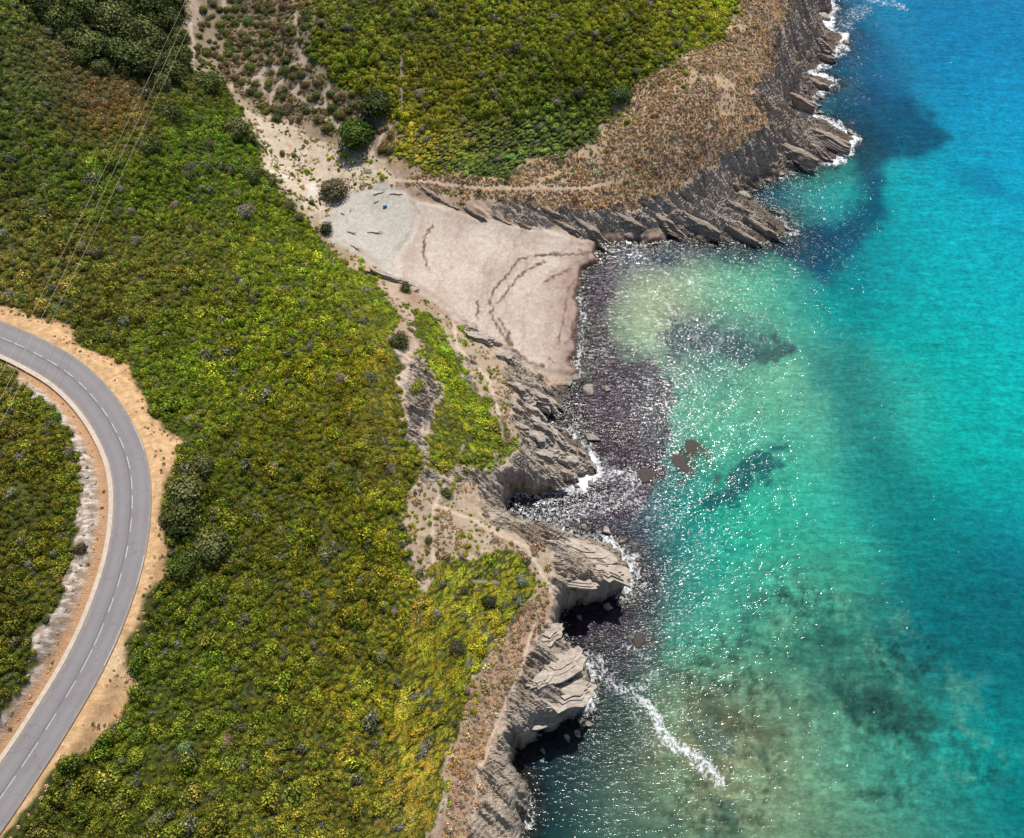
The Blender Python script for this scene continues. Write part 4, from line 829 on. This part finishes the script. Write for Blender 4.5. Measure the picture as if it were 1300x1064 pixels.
def slab_mesh(seed):
    r = np.random.default_rng(seed); n = 22; L = 3 if seed >= 340 else 6; jz = .018 if seed >= 340 else .035; V = []; F = []
    th = np.sort(np.linspace(0, 2*np.pi, n, endpoint=False)+r.uniform(-.1, .1, n))
    base = .62+.38*np.abs(np.cos(th))**.6+.13*r.normal(size=n); base[r.integers(0, n, 3)] *= .78
    skew = r.uniform(-.35, .35); drift = np.array([r.uniform(-.10, .10), r.uniform(.02, .13)]); zs = np.cumsum(np.append([-.9], r.uniform(.18, .34, L)*np.array([2.6]+[1]*(L-1)))); zs = -.9+(zs+.9)/(zs[-1]+.9)*1.45
    off = np.zeros(2); k = base.copy(); rings = []
    for l in range(L):
        if l: off = off+drift*r.uniform(.3, 1.6); k = k*(r.uniform(.66, .86) if seed >= 340 else r.uniform(.84, .97))+jz*r.normal(size=n); a, b = sorted(r.integers(0, n, 2)); k[a:min(b, a+6)] *= r.uniform(.72, 1.0)
        for z in (zs[l], zs[l+1]-.01):
            kk = k*(1-.03*(z == zs[l])); x = np.cos(th)*kk+off[0]; y = np.sin(th)*kk*.9+skew*x*.3+off[1]
            rings.append(len(V)); V += [(x[i], y[i], z+.05*x[i]*np.sign(skew)+.03*r.normal()*(l > 0)) for i in range(n)]
    for a, b in zip(rings[:-1], rings[1:]):
        F += [(a+i, a+(i+1) % n, b+(i+1) % n, b+i) for i in range(n)]
    me = bpy.data.meshes.new('slab'); a = rings[-1]; c = len(V); V.append((off[0], off[1], zs[-1]+.06))
    me.from_pydata([tuple(map(float, v)) for v in V], [], F+[(a+i, a+(i+1) % n, c) for i in range(n)]); me.update(); return me
def mk(seed, mat):
    m = slab_mesh(seed); m.materials.append(mat); m.polygons.foreach_set('use_smooth', np.zeros(len(m.polygons), bool)); return m
def mkr(seed, mat):
    m = rock_mesh(seed); m.materials.append(mat); m.polygons.foreach_set('use_smooth', np.zeros(len(m.polygons), bool)); return m
RKS = [mk(300+i, M_ROCK) for i in range(6)]; RBS = [mk(310+i, M_BROWN) for i in range(5)]; M_TAN = rock_mat('tan_schist', (.17, .14, .115), (.58, .49, .40)); RTS = [mk(340+i, M_TAN) for i in range(6)]; RND = [mkr(330+i, M_ROCK) for i in range(3)]; RFS = [mkr(320+i, M_REEF) for i in range(3)]
def rock(px, py, a, b, h, ang, label, name='rock_slab', cat='rock', z=None, tilt=(0, 0), meshes=RKS, group=None):
    x, y, z0 = place(px, py)
    if z is not None: x, y = ray(px, py, z); z0 = z
    m = pscale(px, py, max(z0, 0)); o = link(name, random.choice(meshes)); o.location = (float(x), float(y), z0)
    o.scale = (a*m, b*m*1.15, h); o.rotation_euler = (tilt[0], tilt[1], R(ang)); tag(o, label, cat, group); return o
SL = [(508,359,38,6,1.3,-18,'long grey slab with a dark shadow edge at the beach corner'),(620,435,28,9,1.6,-8,'long slab over a dark overhang at the lower beach edge'),(648,459,22,8,1.1,-12,'rounded pale slab below the beach overhang'),(597,418,14,6,.8,-20,'small grey slab left of the beach overhang'),
 (664,500,26,9,1.3,-25,'grey slab at the top of the shore slab field'),(684,507,24,9,1.5,-32,'dark edged slab beside the shore shadow'),(706,515,15,5,1.0,-40,'thin dark slab jutting into the water by the beach end'),(674,522,20,8,1.2,-30,'slab under the dark shore crevice'),
 (683,543,26,9,1.5,-28,'pale slab in the middle of the slab field'),(708,556,24,8,1.2,-35,'slab stepping down toward the foam'),(688,566,30,13,1.8,-20,'broad rounded pale slab in the slab field'),(714,568,20,9,1.2,-38,'slab right of the broad pale slab'),(702,583,26,10,1.6,-15,'flat slab below the broad pale slab'),
 (733,591,25,11,1.6,8,'outermost rounded slab where the foam breaks'),(700,609,20,9,1.5,-25,'dark wet slab at the mouth of the cove'),(662,545,18,8,1.2,-30,'pale slab at the inner edge of the slab field'),(655,520,16,7,1.1,-30,'small slab on the coastal slope')]
for q in SL: rock(q[0], q[1], q[2], q[3], q[4]*1.35, q[5], q[6], tilt=(R(random.uniform(-8, 8)), R(random.uniform(2, 9))))
rs = random.Random(5)
for (a, b) in [(669,512),(690,515),(697,500),(676,535),(697,548),(720,556),(728,572),(722,584),(742,588),(716,600),(728,606),(694,596),(684,585),(672,560),(700,530),(712,545),(738,575),(748,592),(706,574),(690,556)]:
    rock(a+rs.uniform(-3, 3), b+rs.uniform(-3, 3), rs.uniform(7, 13), rs.uniform(4, 7), rs.uniform(.9, 1.7), rs.uniform(-50, -5), 'angular broken block lying among the shore slabs below the beach', 'broken_block', 'rock', tilt=(R(rs.uniform(-15, 15)), R(rs.uniform(0, 18))), group='broken blocks among the shore slabs')
for q in [(731,479,8,6,.7,20,'rounded wet boulder at the end of the beach'),(722,487,7,5,.7,50,'smaller wet boulder touching the beach end'),(712,486,9,5,.7,-20,'boulder half buried in seaweed at the beach end'),(748,495,9,8,.8,-30,'dark boulder standing in the shallows off the beach end'),
 (771,494,6,5,.5,0,'small dark boulder farthest out from the beach end'),(752,556,13,6,.8,-10,'flat dark rock in the foam beside the slab field'),(770,674,8,5,1.0,-30,'small pointed sea rock above the broad headland'),(989,220,9,5,.9,-15,'dark sea rock with white foam below the upper headland'),(838,572+30,4,3,.3,0,'tiny rock awash beside the reef'),
 (1046,22,10,6,1.5,-20,'dark rock at the uppermost point of the shore'),(946,248,10,5,1.0,-25,'dark rock in the notch between the two upper headlands')]:
    rock(*q[:7], name='sea_rock', z=.1, meshes=RND)
for q in [(819,604,17,10,.6,-5,'brown submerged reef rock nearest the shore foam'),(879,566,12,11,.55,10,'upper brown reef rock in the turquoise water'),(864,590,12,14,.55,40,'lower brown reef rock in the turquoise water'),(812,814,11,9,.8,20,'reddish reef rock off the lower cove'),(800,838,9,8,.3,0,'dim reddish reef rock below the lower cove rock'),
 (757,668-30,9,6,.3,0,'reddish reef rock in the cove mouth foam')]:
    rock(*q[:7], name='reef_rock', z=-.2, meshes=RFS)
# scattered boulders and ledges along the rocky shores
bl = [(560,256,30,7),(592,266,30,7),(628,275,28,7),(660,285,26,7),(705,281,34,9),(745,290,30,8),(690,266,26,7),(790,281,30,9),(835,277,36,10),(880,285,40,11),(925,289,46,11),(965,291,34,8),(540,244,24,6),(1040,172,44,15),(1000,192,44,12),(1035,187,30,8),(1005,124,34,10),(1036,108,24,8),(1038,52,28,11),(1040,72,22,8),(930,262,24,8)]
for i, (a, b, w, h) in enumerate(bl):
    rock(a, b, w, h*.62, random.uniform(1.0, 1.9) if a > 780 else random.uniform(.8, 1.3), -31+random.uniform(-5, 5), 'tilted schist ledge among the strata of the upper shore', 'rock_ledge', 'rock', meshes=RBS, tilt=(R(random.uniform(6, 16)), R(random.uniform(2, 7))), group='tilted schist ledges of the upper shore')
bl = [(738,697,50,17,-16),(766,722,38,17,-18),(728,738,34,10,-12),(715,845,34,22,24),(722,882,36,20,10),(690,862,24,12,30),(694,912,30,12,20),(700,806,20,11,38)]
for i, (a, b, w, h, an) in enumerate(bl):
    rock(a, b, w, h, random.uniform(.6, .85), an, 'weathered tan rock shelf on the lower headlands', 'rock_shelf', 'rock', meshes=RTS, tilt=(R(random.uniform(-12, -5)), R(random.uniform(2, 9))), group='weathered rock shelves of the lower headlands')

r = np.random.default_rng(61); cnt = 0
for _ in range(6000):
    qx_, qy_ = r.uniform(630, 1090), r.uniform(0, 960)
    if not ((qy_ > 500 and qx_ < 810) or (qy_ < 320 and qx_ > 850)): continue
    X0, Y0 = ray(qx_, qy_, 0.); dd_ = float(coast_d(np.array([X0]), np.array([Y0]))[0])
    if -2.6 < dd_ < .3 and r.random() < .5:
        a = r.uniform(.25, .95)*(1 if qy_ > 320 else 1.3); o = link('shore_boulder', random.choice(RND)); o.location = (float(X0), float(Y0), r.uniform(-.05, .2)); o.scale = (a, a*r.uniform(.5, .85), a*.75); o.rotation_euler = (r.normal()*.2, r.normal()*.2, r.uniform(-1.2, .2))
        tag(o, 'small wet boulder in the foam at the foot of the '+('lower rocky headlands' if qy_ > 320 else 'upper rocky headland'), 'boulder', 'small wet boulders at the foot of the '+('lower' if qy_ > 320 else 'upper')+' cliffs'); cnt += 1
    if cnt >= 75: break
X, Y, Z, px, py, r = scatter(1.6, x1=-40, seed=51, jit=.5)
k = (gp(CUT, px, py) > 1.5) & (look(RDI, X, Y) > 5.0) & (px > -5) & (py < 1064) & (r.random(len(X)) < .45)
X, Y, Z = X[k], Y[k], Z[k]
for i in range(min(len(X), 90)):
    a = r.uniform(.18, .55); o = link('stone', RND[i % 3]); o.location = (X[i], Y[i], Z[i]); o.scale = (a, a*r.uniform(.5, .9), a*.6); o.rotation_euler = (0, 0, r.uniform(0, 6.28))
    tag(o, 'pale broken stone lying in the rocky cutting inside the road bend', 'stone', 'loose stones in the road cutting')
# ------------------------------------------------------------------ driftwood, blue drum
def log(px, py, L, ang, label, fork=False):
    x, y, z = place(px, py); m = pscale(px, py, z)*L/2; r = .13
    l = [([(-m, 0, .1), (-m*.3, .05*m, .14), (m*.4, -.06*m, .14), (m, .05*m, .12)], [r*.6, r, r*.9, r*.4])]
    if fork: l.append(([(m*.2, 0, .14), (m*.6, .18*m, .2), (m*1.05, .35*m, .25)], [r*.7, r*.5, r*.2])); l.append(([(-m*.5, 0, .14), (-m*.9, -.15*m, .2)], [r*.6, r*.25]))
    o = link('driftwood_log', tubes_mesh('driftwood', l, M_WOOD, 8)); o.location = (x, y, z); o.rotation_euler = (0, 0, R(ang)); tag(o, label, 'driftwood')
log(476, 296, 20, -4, 'large forked driftwood log lying on the grey sand', True); log(481, 246, 16, 22, 'thin driftwood log at the top edge of the grey sand'); log(478, 257, 8, 35, 'short driftwood stub above the middle of the sand')
log(446, 296, 13, -20, 'driftwood log at the left edge of the grey sand', True); log(445, 268, 6, 80, 'small upright lying stick on the inner sand'); log(435, 272, 6, -30, 'small stick at the far left of the sand'); log(503, 247, 18, -3, 'long thin driftwood pole under the rocks at the sand edge'); log(451, 315, 16, -35, 'weathered driftwood heap at the lower left sand', True)
x, y, z = place(489, 263)
v, f = tube([(-.45, 0, .28), (-.4, 0, .28), (0, 0, .28), (.4, 0, .28), (.45, 0, .28)], [.22, .28, .3, .28, .22], 16)
f = f+[]; V_ = v+[(-.45, 0, .28), (.45, 0, .28)]
me = mesh_np('drum', V_, f+[(len(v), (j+1) % 16, j, j) for j in range(0)], M_TARP); o = link('plastic_drum', me); o.location = (x, y, z); o.rotation_euler = (0, 0, .5)
tag(o, 'small blue plastic drum washed up on the grey sand', 'drum')

# ------------------------------------------------------------------ power lines
def wire(p0, p1, label):
    a = Vector((*map(float, ray(p0[0], p0[1], p0[2])), p0[2])); b = Vector((*map(float, ray(p1[0], p1[1], p1[2])), p1[2]))
    pts = []; n = 60
    for i in range(n+1):
        t = i/n; p = a.lerp(b, t); p.z -= 4*1.2*t*(1-t); pts.append(p)
    # straighten in plan so the sag is only vertical
    o = link('power_line', tubes_mesh('wire', [([tuple(p) for p in pts], [.016]*(n+1))], M_WIRE, 6)); tag(o, label, 'power line')
wire((274,-85,42), (-60,592,43), 'leftmost of the three pale power lines crossing the slope')
wire((284,-85,42.5), (-60,625,43.5), 'middle of the three pale power lines crossing the slope')
wire((293,-85,42), (-60,660,43), 'rightmost of the three pale power lines crossing the slope')

# ------------------------------------------------------------------ light, sky, camera
EL, AZ = R(57.5), R(12.5)
sd = Vector((math.sin(AZ)*math.cos(EL), math.cos(AZ)*math.cos(EL), math.sin(EL)))
sl = bpy.data.lights.new('sun', 'SUN'); sl.energy = 5.1; sl.angle = R(.53); sl.color = (1, .945, .85)
so = bpy.data.objects.new('sun', sl); COL.objects.link(so); so.rotation_euler = sd.to_track_quat('Z', 'Y').to_euler()
w = bpy.data.worlds.new('World'); sc.world = w; w.use_nodes = True; nt = w.node_tree; nt.nodes.clear()
sk = nt.nodes.new('ShaderNodeTexSky'); sk.sky_type = 'NISHITA'; sk.sun_disc = False; sk.sun_elevation = EL; sk.sun_rotation = AZ
bg = nt.nodes.new('ShaderNodeBackground'); bg.inputs[1].default_value = .10; wo = nt.nodes.new('ShaderNodeOutputWorld')
nt.links.new(sk.outputs[0], bg.inputs[0]); nt.links.new(bg.outputs[0], wo.inputs[0])
cd = bpy.data.cameras.new('camera'); cd.sensor_fit = 'HORIZONTAL'; cd.sensor_width = 36; cd.lens = 36*FPX/1300; cd.shift_y = -(532-487)/1300
cd.clip_start = 1; cd.clip_end = 10000
co = bpy.data.objects.new('camera', cd); COL.objects.link(co); co.location = (0, 0, CH); co.rotation_euler = (TILT, 0, 0); sc.camera = co
sc.view_settings.view_transform = 'Standard'; sc.view_settings.look = 'None'; sc.view_settings.exposure = 0
sc.cycles.max_bounces = 6; sc.cycles.transparent_max_bounces = 8
